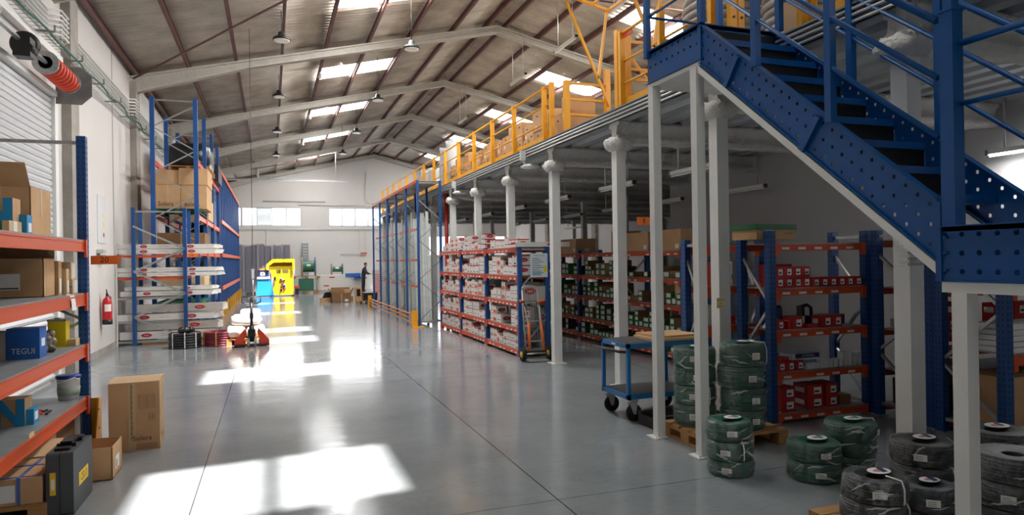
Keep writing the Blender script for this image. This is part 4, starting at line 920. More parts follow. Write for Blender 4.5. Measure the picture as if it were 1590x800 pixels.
for b in range(4):
    bn = ['near', 'second', 'third', 'far'][b]
    for li, z in enumerate(MLV[:4]):
        y = mus[b]+8.86+.07; end = mus[b+1]+8.86-.06; i = 0
        while y < end-.12:
            kd = rs.choice((0, 0, 1, 2, 3)); w = rs.choice((.13, .14, .16, .2)); n = rs.choice((1, 2, 2, 3)) if li else rs.choice((1, 2)); H = .29
            if y+w > end: break
            if rs.random() < .2: y += w; continue
            h = min(H/n, rs.uniform(.085, .13)); i += 1; dp = rs.uniform(.25, .42)
            for s in range(n):
                carton('labelled_carton', 5.93, 5.93+dp, y, y+w, z+s*h, z+(s+1)*h-.002, GREENK[kd], '%s, %s in line, %s%s shelf, %s bay of dark rack' % (GN[kd], ORD[i], ['lowest layer, ', 'second layer, ', 'third layer, '][s] if n > 1 else '', LV[li], bn), group='green-labelled cartons', deco=gdeco(kd))
            y += w+rs.choice((.004, .01, .05))
for x0, x1, y0, y1, h, lab in ((5.95, 6.4, 10.9, 11.2, .28, 'tall brown carton on top of the dark rack, left of the big one'), (5.95, 6.4, 9.9, 10.85, .22, 'big brown carton on top of the dark rack, under the orange 5 sign'), (5.95, 6.4, 8.95, 9.8, .23, 'brown carton at the near end on top of the dark rack'), (5.95, 6.4, 12.75, 13.6, .2, 'dark brown carton on the far part of the dark rack top')):
    carton('carton', x0, x1, y0, y1, 1.742, 1.742+h+.1, [CARD, TAPE, LABEL], lab, deco=lambda m, a, b, c, d, e, f: (m.box(a-.002, c+.05, e+.03, a, c+.15, e+.1, 2), m.box(a+.2, c-.002, e+.03, a+.3, c, e+.1, 2)))
for k, (x, y, z, h) in enumerate(((5.98, 8.62, .0, 0), )): pass
# end column of pale cartons seen through the end frame
for k in range(5):
    carton('carton', 6.0, 6.38, 8.93, 9.2, .90+k*.085, .90+(k+1)*.085-.002, [CARD3, LABEL, GREENB], 'pale labelled carton at frame end of the dark rack, %s from the bottom' % ORD[k+1], group='pale cartons at the end of the dark rack', deco=lambda m, a, b, c, d, e, f: m.box(a, c-.002, e+.01, a+.1, c, f-.01, 1))
# wide blue cabinet edge with a calendar
t = thing('blue_upright_panel', 'wide dark blue upright panel standing behind the near mezzanine column', 'panel', (5.35, 7.1, 0))
part(t, 'panel', MB().box(5.27, 7.1, 0, 5.47, 7.16, 1.80), BLUE)
cal = thing('wall_calendar', 'blue and white wall calendar hanging on the wide blue panel', 'calendar', (5.37, 7.08, 1.2))
m = MB().box(5.27, 7.085, 1.17, 5.46, 7.095, 1.57, 0); m.box(5.27, 7.083, 1.35, 5.46, 7.085, 1.41, 1)
for i in range(3): m.ell((5.31+i*.05, 7.083, 1.49-.01*i), (.02, 0, 0), (0, 0, .02), 2, 12)
for i in range(5):
    for j in range(4): m.box(5.285+i*.034, 7.083, 1.20+j*.034, 5.305+i*.034, 7.085, 1.22+j*.034, 2)
part(cal, 'sheet', m, [LABEL, MBLUE, mat('calendar_grey', '5c6470', .6)])
# sign 5 and the paper sign on the column
t = thing('number_sign', 'orange sign with black number 5 beside the white stair post', 'sign', (3.22, 5.45, 1.98))
part(t, 'plate', MB().box(3.135, 5.40, 1.935, 3.262, 5.405, 2.01, 0).text('5', (3.205, 5.397, 1.972), (.06, 0, 0), (0, 0, .06), 1), [SGN, mat('sign_black2', '1c1a18', .6)])
t = thing('paper_sign', 'cream paper sign reading RECEPCION DE TRASPASO taped to the near column', 'sign', (4.2, 5.55, 1.2))
m = MB().box(4.085, 5.545, 1.135, 4.185, 5.55, 1.235, 0)
for k, s in enumerate(('RECEPCION', 'DE', 'TRASPASO')): m.text(s, (4.135, 5.542, 1.214-k*.03), (.0165, 0, 0), (0, 0, .018), 1)
part(t, 'sheet', m, [CREAM, INK])
# ---- red-carton rack under the stair (front towards -y)
RLV = [.10, .50, .91, 1.32, 1.76]
r1, rus, P = rack('shelving_rack', 'blue and orange rack of red cartons standing under the staircase', (4.58, 5.33), 'x', [1.21], .5, 1.88, RLV, holes=True, tags=True, beamh=.075, pw=.075)
rs = random.Random(3)
def rdeco(lab=True, w=1):
    def d(m, x0, x1, y0, y1, z0, z1):
        ww = x1-x0; hh = z1-z0; m.box(x0+.4*ww, y0-.002, z0+.2*hh, x1-.12*ww, y0, z1-.22*hh, 1); m.box(x0-.002, y0+.05, z0+.3*hh, x0, y1-.02, z1-.3*hh, 1)
        m.box(x0+.45*ww, y0-.003, z0+.35*hh, x1-.25*ww, y0-.002, z0+.5*hh, 2)
    return d
REDM = [REDB, LABEL, INK]
def redrow(x, y, z, n, w, h, dp, stack, gap, name, grp='small red cartons with white labels'):
    for i in range(n):
        for s in range(stack if not callable(stack) else stack(i)):
            carton('stock_carton', x+i*(w+gap), x+i*(w+gap)+w, y, y+dp, z+s*h, z+(s+1)*h-.002, REDM, 'red labelled carton, %s from left%s, %s' % (ORD[i+1], (', ' + ['lower', 'second', 'third'][s] + ' layer') if (callable(stack) or stack > 1) else '', name), group=grp, deco=rdeco())
redrow(4.63, 5.36, 1.32, 4, .105, .105, .16, 2, .004, 'top-stock shelf of the under-stair rack')
redrow(5.08, 5.36, 1.32, 6, .1, .095, .16, 1, .01, 'right run of the top stock shelf')
carton('carton', 4.72, 5.0, 5.54, 5.7, 1.32, 1.55, [REDB, LABEL, INK], 'larger red carton behind the row on the upper shelf of the under-stair rack')
redrow(4.64, 5.36, .91, 1, .09, .1, .12, 1, 0, 'middle shelf beside the left upright')
carton('carton', 4.78, 4.82, 5.36, 5.44, .91, .99, [mat('bright_red', 'd81f1f', .4), LABEL], 'small bright red packet in the middle shelf of the under-stair rack')
redrow(4.84, 5.37, .91, 1, .13, .12, .14, 1, 0, 'middle shelf beneath the navy bag')
carton('carton', 5.03, 5.16, 5.37, 5.45, .91, .945, [REDB, LABEL], 'flat red packet lying in the middle of the middle shelf')
redrow(5.2, 5.36, .91, 2, .125, .12, .14, 1, .01, 'middle shelf under the black caliper')
for k, (x, w, h, lab) in enumerate(((4.78, .12, .22, 'upright navy bag on the middle shelf of the under-stair rack'), )):
    m = MB().lathe((x+.06, 5.6, .91), [(.055, 0), (.065, .03), (.062, h*.8), (.05, h)], 16); single('navy_bag', m, NAVY, lab, 'bag', (x+.06, 5.6, .91))
for k, (x, w) in enumerate(((4.95, .18), (5.14, .14), (5.5, .2))):
    carton('navy_case', x, x+w, 5.56, 5.72, .91, .91+.1, [mat('navy_case_m', '1a2444', .4), LABEL], 'low navy case, %s from left at the back of the middle shelf' % ORD[k+1], 'case', group='navy cases', deco=lambda m, a, b, c, d, e, f: m.box(a-.002, c, e, a+.03, c-.002, f, 1))
m = MB().box(5.16, 5.58, .91, 5.19, 5.66, 1.11); m.tube([(5.17, 5.62, 1.10), (5.26, 5.62, 1.12), (5.31, 5.62, 1.09), (5.32, 5.62, .92)], .018, 8)
single('caliper_stand', m, BLACK, 'black arched tape dispenser behind the red cartons on the middle shelf', 'dispenser', (5.2, 5.6, .91))
m = MB().extr([(4.67, 5.5, .91), (4.78, 5.5, .91), (4.76, 5.5, 1.05)], (0, .1, 0)); single('plastic_bag', m, WHITE, 'white plastic bag slumped beside the navy bag', 'bag', (4.7, 5.5, .91))
m = MB().box(4.86, 5.40, .50, 5.2, 5.58, .655, 0); m.box(4.90, 5.398, .61, 5.2, 5.4, .655, 1); m.text('ATORNILL', (5.06, 5.396, .632), (.034, 0, 0), (0, 0, .034), 0); m.box(5.0, 5.398, .53, 5.16, 5.4, .59, 2)
single('white_blue_box', m, [mat('box_bluewhite', 'c9d2de', .5), NAVY, mat('greyblue', '7587a8', .5)], 'white and navy printed box on the second shelf of the under-stair rack', 'box', (5.0, 5.5, .5))
redrow(4.64, 5.36, .50, 3, .1, .1, .14, lambda i: 1 if i else 1, .012, 'second shelf at the left')
carton('carton', 4.68, 4.8, 5.38, 5.48, .60, .635, [REDB, LABEL], 'flat red packet on top of the left red cartons of the second shelf')
rs = random.Random(4)
for k in range(12):
    x = 5.02+(k % 6)*.055 if k < 6 else 5.36+(k-6)*.062
    h = rs.uniform(.05, .085) if k < 6 else rs.uniform(.06, .16)
    carton('small_bag', x, x+.05, 5.37, 5.45, .50, .50+h, [mat('frosted_white', 'd6d8d8', .4)], 'small frosted white packet, %s from left, second shelf of under-stair rack' % ORD[k+1], 'packet', group='frosted packets', yaw=rs.uniform(-8, 8))
redrow(4.70, 5.38, .10, 1, .17, .12, .2, 2, 0, 'bottom shelf left pair')
redrow(5.03, 5.38, .10, 1, .19, .12, .2, 2, 0, 'bottom shelf middle pair')
redrow(5.26, 5.38, .10, 1, .15, .12, .2, 2, 0, 'bottom shelf right pair')
carton('carton', 5.46, 5.6, 5.4, 5.6, .1, .2, [CARD2, TAPE], 'small brown carton at the right end of the bottom shelf')
# side of left frame
carton('carton', 4.40, 4.50, 5.56, 5.68, 1.32, 1.58, [WBOX, LABEL], 'white carton beside a red one on the left bay of the under-stair rack') if False else None
rL, _, P = rack('shelving_rack', 'half-hidden rack continuing left behind the green cable coils', (4.26, 6.0), 'x', [.75], .35, 1.82, [.5, .91, 1.32, 1.76], holes=True, beamh=.075, pw=.075)
carton('carton', 4.40, 4.52, 6.06, 6.2, 1.32, 1.58, [REDB, LABEL], 'tall red carton on the half-hidden rack behind the coils')
carton('carton', 4.56, 4.66, 6.06, 6.2, 1.32, 1.56, [WBOX, LABEL], 'tall white carton on the half-hidden rack behind the coils')
m = MB()
for a in (0, .2): pass
m.box(4.48, 6.06, .91, 4.70, 6.2, 1.0); 
for k in range(9): m.box(4.48+k*.025, 6.05, .93, 4.49+k*.025, 6.06, .99)
single('red_crate', m, mat('crate_red', 'd4261f', .4), 'bright red slotted plastic crate on the half-hidden rack', 'crate', (4.5, 6.05, .91))
carton('carton', 4.31, 4.45, 6.08, 6.2, .91, 1.12, [WBOX, LABEL], 'white rounded carton left of the bright red crate')
t = thing('lidded_carton', 'brown archive carton with a green lid on top of the under-stair rack', 'carton', (4.75, 5.5, 1.77))
TT = Matrix.Translation((4.47, 5.42, 1.80)) @ Matrix.Rotation(math.radians(4), 4, 'Z')
m = MB().box(0, 0, 0, .50, .34, .11, 0); m.box(.10, -.002, .01, .22, 0, .1, 1); m.text('6LUP F', (.16, -.004, .05), (.03, 0, 0), (0, 0, .03), 2); m.text('Cablexpert', (.42, -.004, .06), (.025, 0, 0), (0, 0, .025), 2); m.v = [tuple(TT @ Vector(v)) for v in m.v]; part(t, 'body', m, [CARD, LABEL, INK])
m = MB().box(-.01, -.01, .095, .51, .35, .15); m.v = [tuple(TT @ Vector(v)) for v in m.v]; part(t, 'lid', m, mat('lid_green', '1f6b3c', .5))
# ---- right side racks
r2_, _, P = rack('shelving_rack', 'blue rack with silver braces right of the beige column under the stair', (5.83, 4.62), 'x', [1.9], .68, 1.88, [.12, .47, .88, 1.30, 1.78], holes=True, beamh=.075, pw=.08)
rs = random.Random(21)
for li, (z, n, w, h, st_) in enumerate(((1.30, 7, .085, .13, 2), (.88, 3, .15, .14, 2), (.47, 3, .15, .12, 1))):
    redrow(5.9, 4.70, z, n, w, h, .3, (lambda i, s=st_: s if i > 1 else 1) if st_ > 1 else 1, .006, '%s shelf right of beige column' % ['upper', 'middle', 'lower'][li], 'red cartons right of the beige column')
for k in range(6): carton('small_carton', 5.93+.1*k, 6.02+.1*k, 5.03, 5.2, .88, .88+.1+.05*(k % 3), [GBOX, LABEL], 'grey-white small carton, %s from left, behind the red cartons right of column' % ORD[k+1], group='grey-white small cartons')
carton('carton', 5.95, 6.5, 4.72, 5.2, .12, .38, [mat('dark_red_carton', '5b1f1c', .6), LABEL], 'large dark red carton low on the rack right of the beige column')
r3_, _, P = rack('shelving_rack', 'nearest right-hand rack with orange beams behind the black cable coils', (5.80, 3.93), 'x', [2.2], .66, 1.88, [.14, .78, 1.38], holes=True, beamh=.1, pw=.085)
for k in range(5):
    carton('flat_box', 5.86, 6.55, 3.97, 4.3, .78+k*.05, .78+(k+1)*.05-.006, [WHITE, LABEL], 'flat white box in the stack behind the stair post, %s from the bottom' % ORD[k+1], 'box', group='stack of flat white boxes')
for i in range(5):
    for s in range(3 if i > 1 else 1):
        carton('carton', 5.9+.2*i, 5.9+.2*i+.19, 4.36, 4.52, .78+.13*s, .78+.13*(s+1)-.002, REDM, 'dark red carton behind the flat white boxes, %s from left, %s layer' % (ORD[i+1], ['lower', 'middle', 'upper'][s]), group='red cartons behind the white boxes', deco=rdeco())
carton('carton', 5.9, 6.5, 4.02, 4.45, .14, .56, [CARD, TAPE], 'big brown carton on the low shelf behind the black coils, left one', deco=tape_x)
carton('carton', 6.52, 7.2, 3.98, 4.45, .14, .58, [CARD2, TAPE], 'big brown carton on the low shelf at the right edge of the photo', deco=tape_x)
single('equipment_cabinet', MB().box(5.78, 4.64, 0, 5.79, 4.66, .01), BLACK, 'x', 'x', (5.78, 4.6, 0)) if False else None
# ---- mezzanine goods
rs = random.Random(8); i = 0
y = 9.5
HH = mat('handhole', '2d241b', .9); MCARD = [CARD, HH, LABEL, INK]; MCARD2 = [CARD3, HH, LABEL, INK]
def mdeco(m, x0, x1, y0, y1, z0, z1):
    yc = (y0+y1)/2; zc = z0+(z1-z0)*.75; m.box(x0-.002, yc-.025, zc-.014, x0, yc+.025, zc+.014, 1); m.box(x0-.002, yc+.03, z0+.03, x0, min(y1, yc+.08), z0+.09, 2)
while y < 17.0:
    w = rs.choice((.22, .26, .34, .44)); n = rs.choice((1, 2, 2)) if w < .3 else 2; hh = rs.uniform(.36, .46) if n == 1 else rs.uniform(.24, .34); i += 1
    for s in range(n):
        carton('carton', 4.32+rs.uniform(0, .04), 4.8, y, y+w, DK+s*hh, DK+(s+1)*hh-.003, MCARD if w > .25 else MCARD2, 'brown carton behind yellow mezzanine railing, %s column from the gate, %s layer' % (ORD[i], ['lower', 'upper'][s]), group='brown cartons along the mezzanine railing', deco=mdeco)
    y += w+rs.choice((.01, .02, .1))
carton('carton', 4.85, 5.5, 13.0, 13.7, DK, DK+.95, MCARD, 'tallest brown carton behind the mezzanine railing', deco=lambda m, a, b, c, d, e, f: m.text('NEO', (a-.003, c+.35, e+.6), (0, -.2, 0), (0, 0, .2), 3))
for k, (x0, x1, y0, y1, h) in enumerate(((4.98, 5.7, 9.4, 9.9, .42), (5.0, 5.8, 8.9, 9.3, .3), (4.98, 5.9, 8.0, 8.6, .5), (5.0, 5.6, 7.4, 7.9, .62))):
    carton('carton', x0, x1, y0, y1, DK, DK+h, [CARD2, HH, LABEL, INK], 'brown carton on the mezzanine inside the pallet gate bay, %s from the far side' % ORD[k+1], group='cartons in the gate bay', deco=tape_x)
for k, (x, y, h, lean) in enumerate(((4.5, 17.6, 1.05, .1), (4.6, 18.4, 1.25, .14), (4.45, 16.9, 1.2, -.06), (4.5, 20.4, .9, .1), (4.5, 19.2, .8, -.1))):
    m = MB(); T = Matrix.Translation((x, y, DK)) @ Matrix.Rotation(lean, 4, 'X')
    prof = [(.17, 0), (.18, .05), (.165, h*.3), (.18, h*.6), (.165, h*.9), (.18, h)]; m.lathe((0, 0, 0), prof, 8, wob=.06); m.v = [tuple(T @ Vector(v)) for v in m.v]
    single('wrapped_roll', m, mat('pale_plastic_roll', 'c3c7ca', .35), 'translucent wrapped roll standing on the mezzanine, %s' % ['behind the seventh railing post', 'tallest of the wrapped rolls', 'leaning over the handrail', 'farthest of the wrapped rolls', 'shortest of the wrapped rolls'][k], 'roll', (x, y, DK), 'wrapped rolls on the mezzanine')
rs = random.Random(2)
for k in range(5):
    yy = 21.3+k*.9; carton('carton', 4.35, 4.9, yy, yy+.6, DK, DK+rs.uniform(.4, .7), MCARD2, 'pale carton at the far end of the mezzanine railing, %s in the row' % ORD[k+1], group='pale cartons at the far end of the mezzanine')
# big coils of grey conduit on the mezzanine
def big_coil(x, y, z, R, turns, r, lab, matx, name='conduit_coil'):
    m = MB()
    for k in range(turns):
        pts = []; ph = random.uniform(0, 6)
        for i in range(28):
            t = 2*math.pi*i/28; q = R*(1+.025*math.sin(2*t+ph)); pts.append((x+q*math.cos(t), y+q*math.sin(t), z+r+k*r*1.9+.01*math.sin(3*t+ph)))
        m.tube(pts, r, 8, 0, True)
    return single(name, m, matx, lab, 'coil', (x, y, z))
GC = mat('grey_conduit_coil', 'a8a6a2', .45, vary=.2, vscale=30)
for k, (x, y, n) in enumerate(((4.85, 6.35, 12), (5.15, 5.4, 12), (5.0, 4.2, 14), (6.2, 6.3, 12))):
    o = big_coil(x, y, DK, .42, n, .045, 'stack of grey corrugated conduit on the mezzanine, %s' % ['left of the stair landing', 'directly behind the landing', 'right of the twin gate posts', 'farther back behind the others'][k], GC); o['group'] = 'grey conduit coils'
carton('carton', 4.40, 4.75, 5.55, 5.62, DK+.0, DK+.32, [CARD3, HH], 'cardboard sheet propped against the grey conduit coils behind the landing')
carton('carton', 4.40, 4.62, 4.75, 4.95, DK, DK+.42, [CARD3, HH, LABEL, INK], 'pale carton tag between the twin gate posts and grey coils', deco=lambda m, a, b, c, d, e, f: m.text('LKM', (a+.11, c-.003, e+.3), (.06, 0, 0), (0, 0, .06), 3))
# ================================================================ cable coils
def cable_coil(x, y, z, R, h, mt, label, tagside=0, group=None, toplabel=False, tie=False, rows=8, name='cable_coil'):
    t = thing(name, label, 'cable coil', (x, y, z), group)
    m = MB(); r = h/rows/2; prof = []; ri = R*.28
    prof.append((ri, .004))
    n = 5
    for k in range(n*2+1): prof.append((ri+(R*.93-ri)*k/(n*2), .001 if k % 2 else .005))
    for k in range(rows):
        bul = R*(1-.07*((2*(k+.5)/rows-1)**4))
        for a in (-60, 0, 60): prof.append((bul-r*1.3+r*1.3*math.cos(math.radians(a)), r*(2*k+1)+r*math.sin(math.radians(a))*.98))
    n = 7
    for k in range(n*2+1): prof.append((R*.92-(R*.92-ri)*k/(n*2), h-(.0035 if k % 2 else 0)-.012*(k/(n*2))**2))
    prof += [(ri*.98, h-.02), (ri*.98, .01)]
    m.lathe((x, y, z), prof, 44, wob=.012, closed=True); part(t, 'winding', m, mt)
    m = MB(); fp = [(R*1.0, .008), (R*1.035, h*.25), (R*1.02, h*.5), (R*1.03, h*.8), (R*.95, h+.003), (R*.6, h+.004)]
    nn = 40; b = len(m.v)
    for k, (rr, zz) in enumerate(fp):
        for i in range(nn):
            a = 2*math.pi*i/nn; q = rr*(1+.016*math.sin(5*a+k*2)+random.uniform(-.006, .012)); m.v.append((x+q*math.cos(a), y+q*math.sin(a), z+zz+random.uniform(-.003, .003)*(0 < k < 5)))
    for k in range(len(fp)-1):
        for i in range(nn): j = (i+1) % nn; m.face((b+k*nn+i, b+k*nn+j, b+(k+1)*nn+j, b+(k+1)*nn+i), 0, True)
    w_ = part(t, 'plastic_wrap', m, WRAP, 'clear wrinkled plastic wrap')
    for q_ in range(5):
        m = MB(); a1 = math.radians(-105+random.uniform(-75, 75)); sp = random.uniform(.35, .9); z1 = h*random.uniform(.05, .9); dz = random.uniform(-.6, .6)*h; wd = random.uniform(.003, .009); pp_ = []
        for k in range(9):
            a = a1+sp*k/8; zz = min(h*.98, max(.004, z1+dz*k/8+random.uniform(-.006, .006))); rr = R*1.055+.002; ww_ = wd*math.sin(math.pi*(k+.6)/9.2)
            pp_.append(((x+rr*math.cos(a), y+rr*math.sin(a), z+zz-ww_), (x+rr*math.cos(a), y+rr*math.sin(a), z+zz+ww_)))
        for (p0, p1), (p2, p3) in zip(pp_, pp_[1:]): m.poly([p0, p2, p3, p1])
        part(w_, 'film_fold_highlight', m, FOLD_HIGHLIGHT)
    a0 = math.radians(-118+tagside); m = MB(); q = R*1.055; hh = h*.3; ww = .07/R*.5
    zc = z+h*.5
    P = [(x+q*math.cos(a0+s*ww), y+q*math.sin(a0+s*ww), zc+u*hh/2) for s, u in ((-1, -1), (1, -1), (1, 1), (-1, 1))]; m.poly(P, 0)
    for k in range(3): 
        zz = zc-hh*.3+k*hh*.25; q2 = q+.001
        m.poly([(x+q2*math.cos(a0+s*ww*.8), y+q2*math.sin(a0+s*ww*.8), zz+u*hh*.04) for s, u in ((-1, -1), (.5, -1), (.5, 1), (-1, 1))], 1)
    part(t, 'paper_label', m, [LABEL, mat('label_ink', '8a8580', .6)])
    if toplabel:
        m = MB(); m.ell((x+R*.3, y+R*.12, z+h+.010), (R*.42, R*.05, 0), (-R*.04, R*.32, 0), 0, 24); m.ell((x+R*.3, y+R*.12, z+h+.0115), (R*.25, R*.02, 0), (-R*.02, R*.12, 0), 1, 16)
        c = (x+R*.42, y+R*.2, z+h+.0118); m.poly([(c[0]-.03, c[1]-.05, c[2]), (c[0]+.01, c[1]-.05, c[2]), (c[0]+.04, c[1]+.03, c[2]), (c[0], c[1]+.03, c[2])], 2)
        part(t, 'round_label', m, [LABEL, mat('label_pink', 'c77a8c', .6), mat('label_teal', '2aa08c', .6) if mt is TEAL else NAVY])
    if tie:
        m = MB(); a = math.radians(-75+tagside); pts = [(x+q_*math.cos(a), y+q_*math.sin(a), z+zz) for q_, zz in ((R*.4, h+.012), (R*.97, h+.012), (R*1.07, h*.75), (R*1.07, h*.2), (R*1.04, .01))]
        m.tube(pts, .0045, 6); part(t, 'tie_string', m, WHITE)
    return t
def wrapmat():
    m = bpy.data.materials.new('wrinkled_film'); m.use_nodes = True; nt = m.node_tree; out = nt.nodes['Material Output']; b = nt.nodes['Principled BSDF']
    b.inputs['Base Color'].default_value = lin('e8eeee'); b.inputs['Roughness'].default_value = .12; b.inputs['Specular IOR Level'].default_value = .8
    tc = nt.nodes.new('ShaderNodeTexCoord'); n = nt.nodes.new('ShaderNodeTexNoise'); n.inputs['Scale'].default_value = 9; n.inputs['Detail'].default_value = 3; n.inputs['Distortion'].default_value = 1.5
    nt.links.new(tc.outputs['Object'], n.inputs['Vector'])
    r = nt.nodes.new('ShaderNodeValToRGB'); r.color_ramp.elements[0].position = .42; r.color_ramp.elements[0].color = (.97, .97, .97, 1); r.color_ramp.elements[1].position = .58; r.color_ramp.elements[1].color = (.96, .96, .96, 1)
    e = r.color_ramp.elements.new(.5); e.color = (.75, .75, .75, 1); nt.links.new(n.outputs['Fac'], r.inputs['Fac'])  # whitish streaks put the wrinkle highlights into the film's opacity
    bp = nt.nodes.new('ShaderNodeBump'); bp.inputs['Strength'].default_value = 1; bp.inputs['Distance'].default_value = .03; nt.links.new(n.outputs['Fac'], bp.inputs['Height']); nt.links.new(bp.outputs[0], b.inputs['Normal'])
    t = nt.nodes.new('ShaderNodeBsdfTransparent'); mx = nt.nodes.new('ShaderNodeMixShader'); nt.links.new(r.outputs['Color'], mx.inputs[0]); nt.links.new(b.outputs[0], mx.inputs[1]); nt.links.new(t.outputs[0], mx.inputs[2]); nt.links.new(mx.outputs[0], out.inputs['Surface'])
    return m
WRAP = wrapmat(); FOLD_HIGHLIGHT = clear('film_fold_highlight', 'e6ecec', .35, .2)  # translucent white ribbons: film folds with highlights put into their colour
PH = .13
pallet('wooden pallet under the two tall stacks of green coils', 3.81, 5.10, .82, .70)
def stack(x, y, z0, R, hs, mt, desc, top=True, group=None, tie=(), tags=(0,)):
    z = z0; n = len(hs)
    for k, h in enumerate(hs):
        pos = 'only' if n == 1 else ('bottom' if k == 0 else 'top' if k == n-1 else (['', 'second', 'third', 'fourth', 'fifth'][k]+' from bottom' if n > 3 else 'middle'))
        cable_coil(x+random.uniform(-.012, .012), y+random.uniform(-.012, .012), z, R*random.uniform(.97, 1.02), h, mt, '%s, %s coil' % (desc, pos), tagside=tags[k % len(tags)]+random.uniform(-8, 8), group=group, toplabel=top and k == n-1, tie=k in tie)
        z += h+.004
stack(3.61, 5.24, PH, .19, [.185, .165, .165, .165], TEAL, 'green cable coil stacked on a pallet behind the stair post', tags=(-8,), tie=(1,))
stack(3.93, 4.99, PH, .20, [.165, .185, .185, .195], TEAL, 'green cable coil in the tall right-hand stack on a pallet', tags=(25,), top=True, tie=(3,))
stack(3.26, 4.30, 0, .175, [.12, .135, .14], TEAL, 'green wrapped cable coil in the short stack before the stair post', tie=(1,), tags=(-25, -25, 0))
stack(3.76, 3.97, 0, .19, [.135, .13], TEAL, 'green coil in the leftmost floor pair right of the stair post', tags=(0, 5))
stack(4.16, 4.02, 0, .185, [.12, .12, .125], TEAL, 'green coil in the stack of three before the beige column', tie=(2, 1), tags=(60,))
stack(3.96, 3.24, .14, .19, [.15, .14], BLKC, 'black coil in the pair in front of the beige column', tags=(-15, -25), tie=(0,))
pallet('wooden pallet under the leftmost black coil pair', 3.28, 3.02, .46, .5, 0, h=.10)
pallet('wooden pallet under the black coil pair before the beige column', 3.97, 3.28, .42, .42, 0, h=.135)
stack(3.30, 3.02, .10, .18, [.125, .13], BLKC, 'black wrapped coil on the pallet nearest the camera', tags=(10, -10), tie=(0, 1))
stack(3.64, 2.95, 0, .15, [.14, .14], mat('coil_bluegrey', '2b333d', .4, vary=.2, vscale=12), 'blue-grey coil in the pair left of the front white post', tags=(-25, -5))
stack(4.12, 2.80, 0, .205, [.15, .15, .15], mat('coil_darkgrey', '33363b', .4, vary=.2, vscale=12), 'dark grey coil in the nearest right stack before the front white post', tags=(15, -40), tie=(2,), top=False)
stack(4.60, 3.22, 0, .215, [.15, .15, .14], BLKC, 'wide black coil in the stack at the right edge of the photo', tags=(-20,))
# ---- coils by the profile rack
def pipe_coil(x, y, R, r, rows, mt, label, tapem, tapes):
    t = thing('pipe_coil', label, 'pipe coil', (x, y, 0))
    m = MB()
    for k in range(rows):
        for j in range(3):
            q = R-r-j*r*2.02
            m.tube([(x+q*math.cos(a*math.pi/16), y+q*math.sin(a*math.pi/16), r+k*r*1.96) for a in range(32)], r, 8, 0, True)
    part(t, 'winding', m, mt)
    H = rows*r*1.96+.006
    for a in tapes:
        m = MB(); a = math.radians(a); c, s = math.cos(a), math.sin(a)
        m.bar((x+c*(R+.004), y+s*(R+.004), 0.01), (x+c*(R+.004), y+s*(R+.004), H), .02, .004, 0, (c, s, 0)); m.bar((x+c*(R+.004), y+s*(R+.004), H), (x+c*(R-6*r), y+s*(R-6*r), H), .02, .004, 0)
        part(t, 'binding_tape', m, tapem)
    return t, H
cb, H = pipe_coil(-1.62, 14.72, .30, .025, 6, BLKC, 'black pipe coil with white bands on the floor by the profile rack', WHITE, (-130, -85, -45))
m = MB()
for k in range(16): a = random.uniform(0, 6.3); q = random.uniform(0, .12); m.lathe((-1.62+q*math.cos(a), 14.72+q*math.sin(a), H-.0), [(.01, -.02), (.05, 0), (.06, .05), (.02, .10)], 7, wob=.3)
single('black_film_scrap', m, mat('black_film', '2a2a2d', .25), 'crumpled black plastic film lying on the black pipe coil', 'plastic film', (-1.62, 14.72, H))
pipe_coil(-.99, 14.85, .325, .024, 6, MAROON, 'maroon pipe coil with yellow bands on the floor', mat('band_yellow', 'e0b23c', .5), (-100, -50, -150, 60))
# ---- pallet jack and pallet of bags
JR = mat('jack_red', 'c8452a', .4)
jt = thing('pallet_jack', 'red hand pallet jack with black upright handle in the aisle', 'pallet jack', (-.4, 14.3, 0))
jx, jy = -.38, 14.22
for s in (-1, 1):
    part(jt, 'fork', MB().box(jx+s*.2-.075, jy+.18, .05, jx+s*.2+.075, jy+1.25, .11), JR)
    m = MB().extr([(jx+s*.10, jy+.05, .28), (jx+s*.16, jy+.02, .05), (jx+s*.32, jy+.02, .05), (jx+s*.32, jy+.02, .12), (jx+s*.12, jy+.05, .36)][::s], (0, .14, 0)); part(jt, 'side_plate', m, JR)
    part(jt, 'steer_wheel', MB().lathe((jx+s*.065-.022, jy, .09), [(.03, 0), (.09, .0), (.09, .045), (.03, .045)], 20, axis='x'), mat('wheel_grey', '9b9a94', .5))
    part(jt, 'fork_tip_wheel', MB().lathe((jx+s*.2-.03, jy+1.15, .04), [(.01, 0), (.04, 0), (.04, .06), (.01, .06)], 14, axis='x'), RUBBER)
m = MB().box(jx-.32, jy-.03, .015, jx+.32, jy+.12, .05); part(jt, 'base_bar', m, mat('jack_dark', '4a201a', .5))
m = MB().cyl((jx, jy, .1), (jx, jy, .42), .05, 14); m.box(jx-.07, jy-.06, .2, jx+.07, jy+.08, .34); m.cyl((jx, jy, .42), (jx, jy-.01, .86), .028, 10); m.box(jx-.035, jy-.035, .55, jx+.035, jy+.03, .66); part(jt, 'handle_shaft', m, BLACK)
m = MB(); m.tube([(jx-.17, jy, .98), (jx+.17, jy, .98), (jx+.17, jy, .88), (jx+.1, jy, .84), (jx-.1, jy, .84), (jx-.17, jy, .88)], .014, 8, 0, True); m.box(jx-.03, jy-.02, .84, jx+.03, jy+.02, .96); part(jt, 'handle_loop', m, BLACK)
hc = thing('hanging_controller', 'thin hanging cable with a small controller above the pallet jack', 'controller', (-.36, 14.9, 1.25))
part(hc, 'cable', MB().cyl((-.36, 14.9, 1.5), (-.36, 14.9, roofz(-.36)-.2), .006, 6), BLACK)
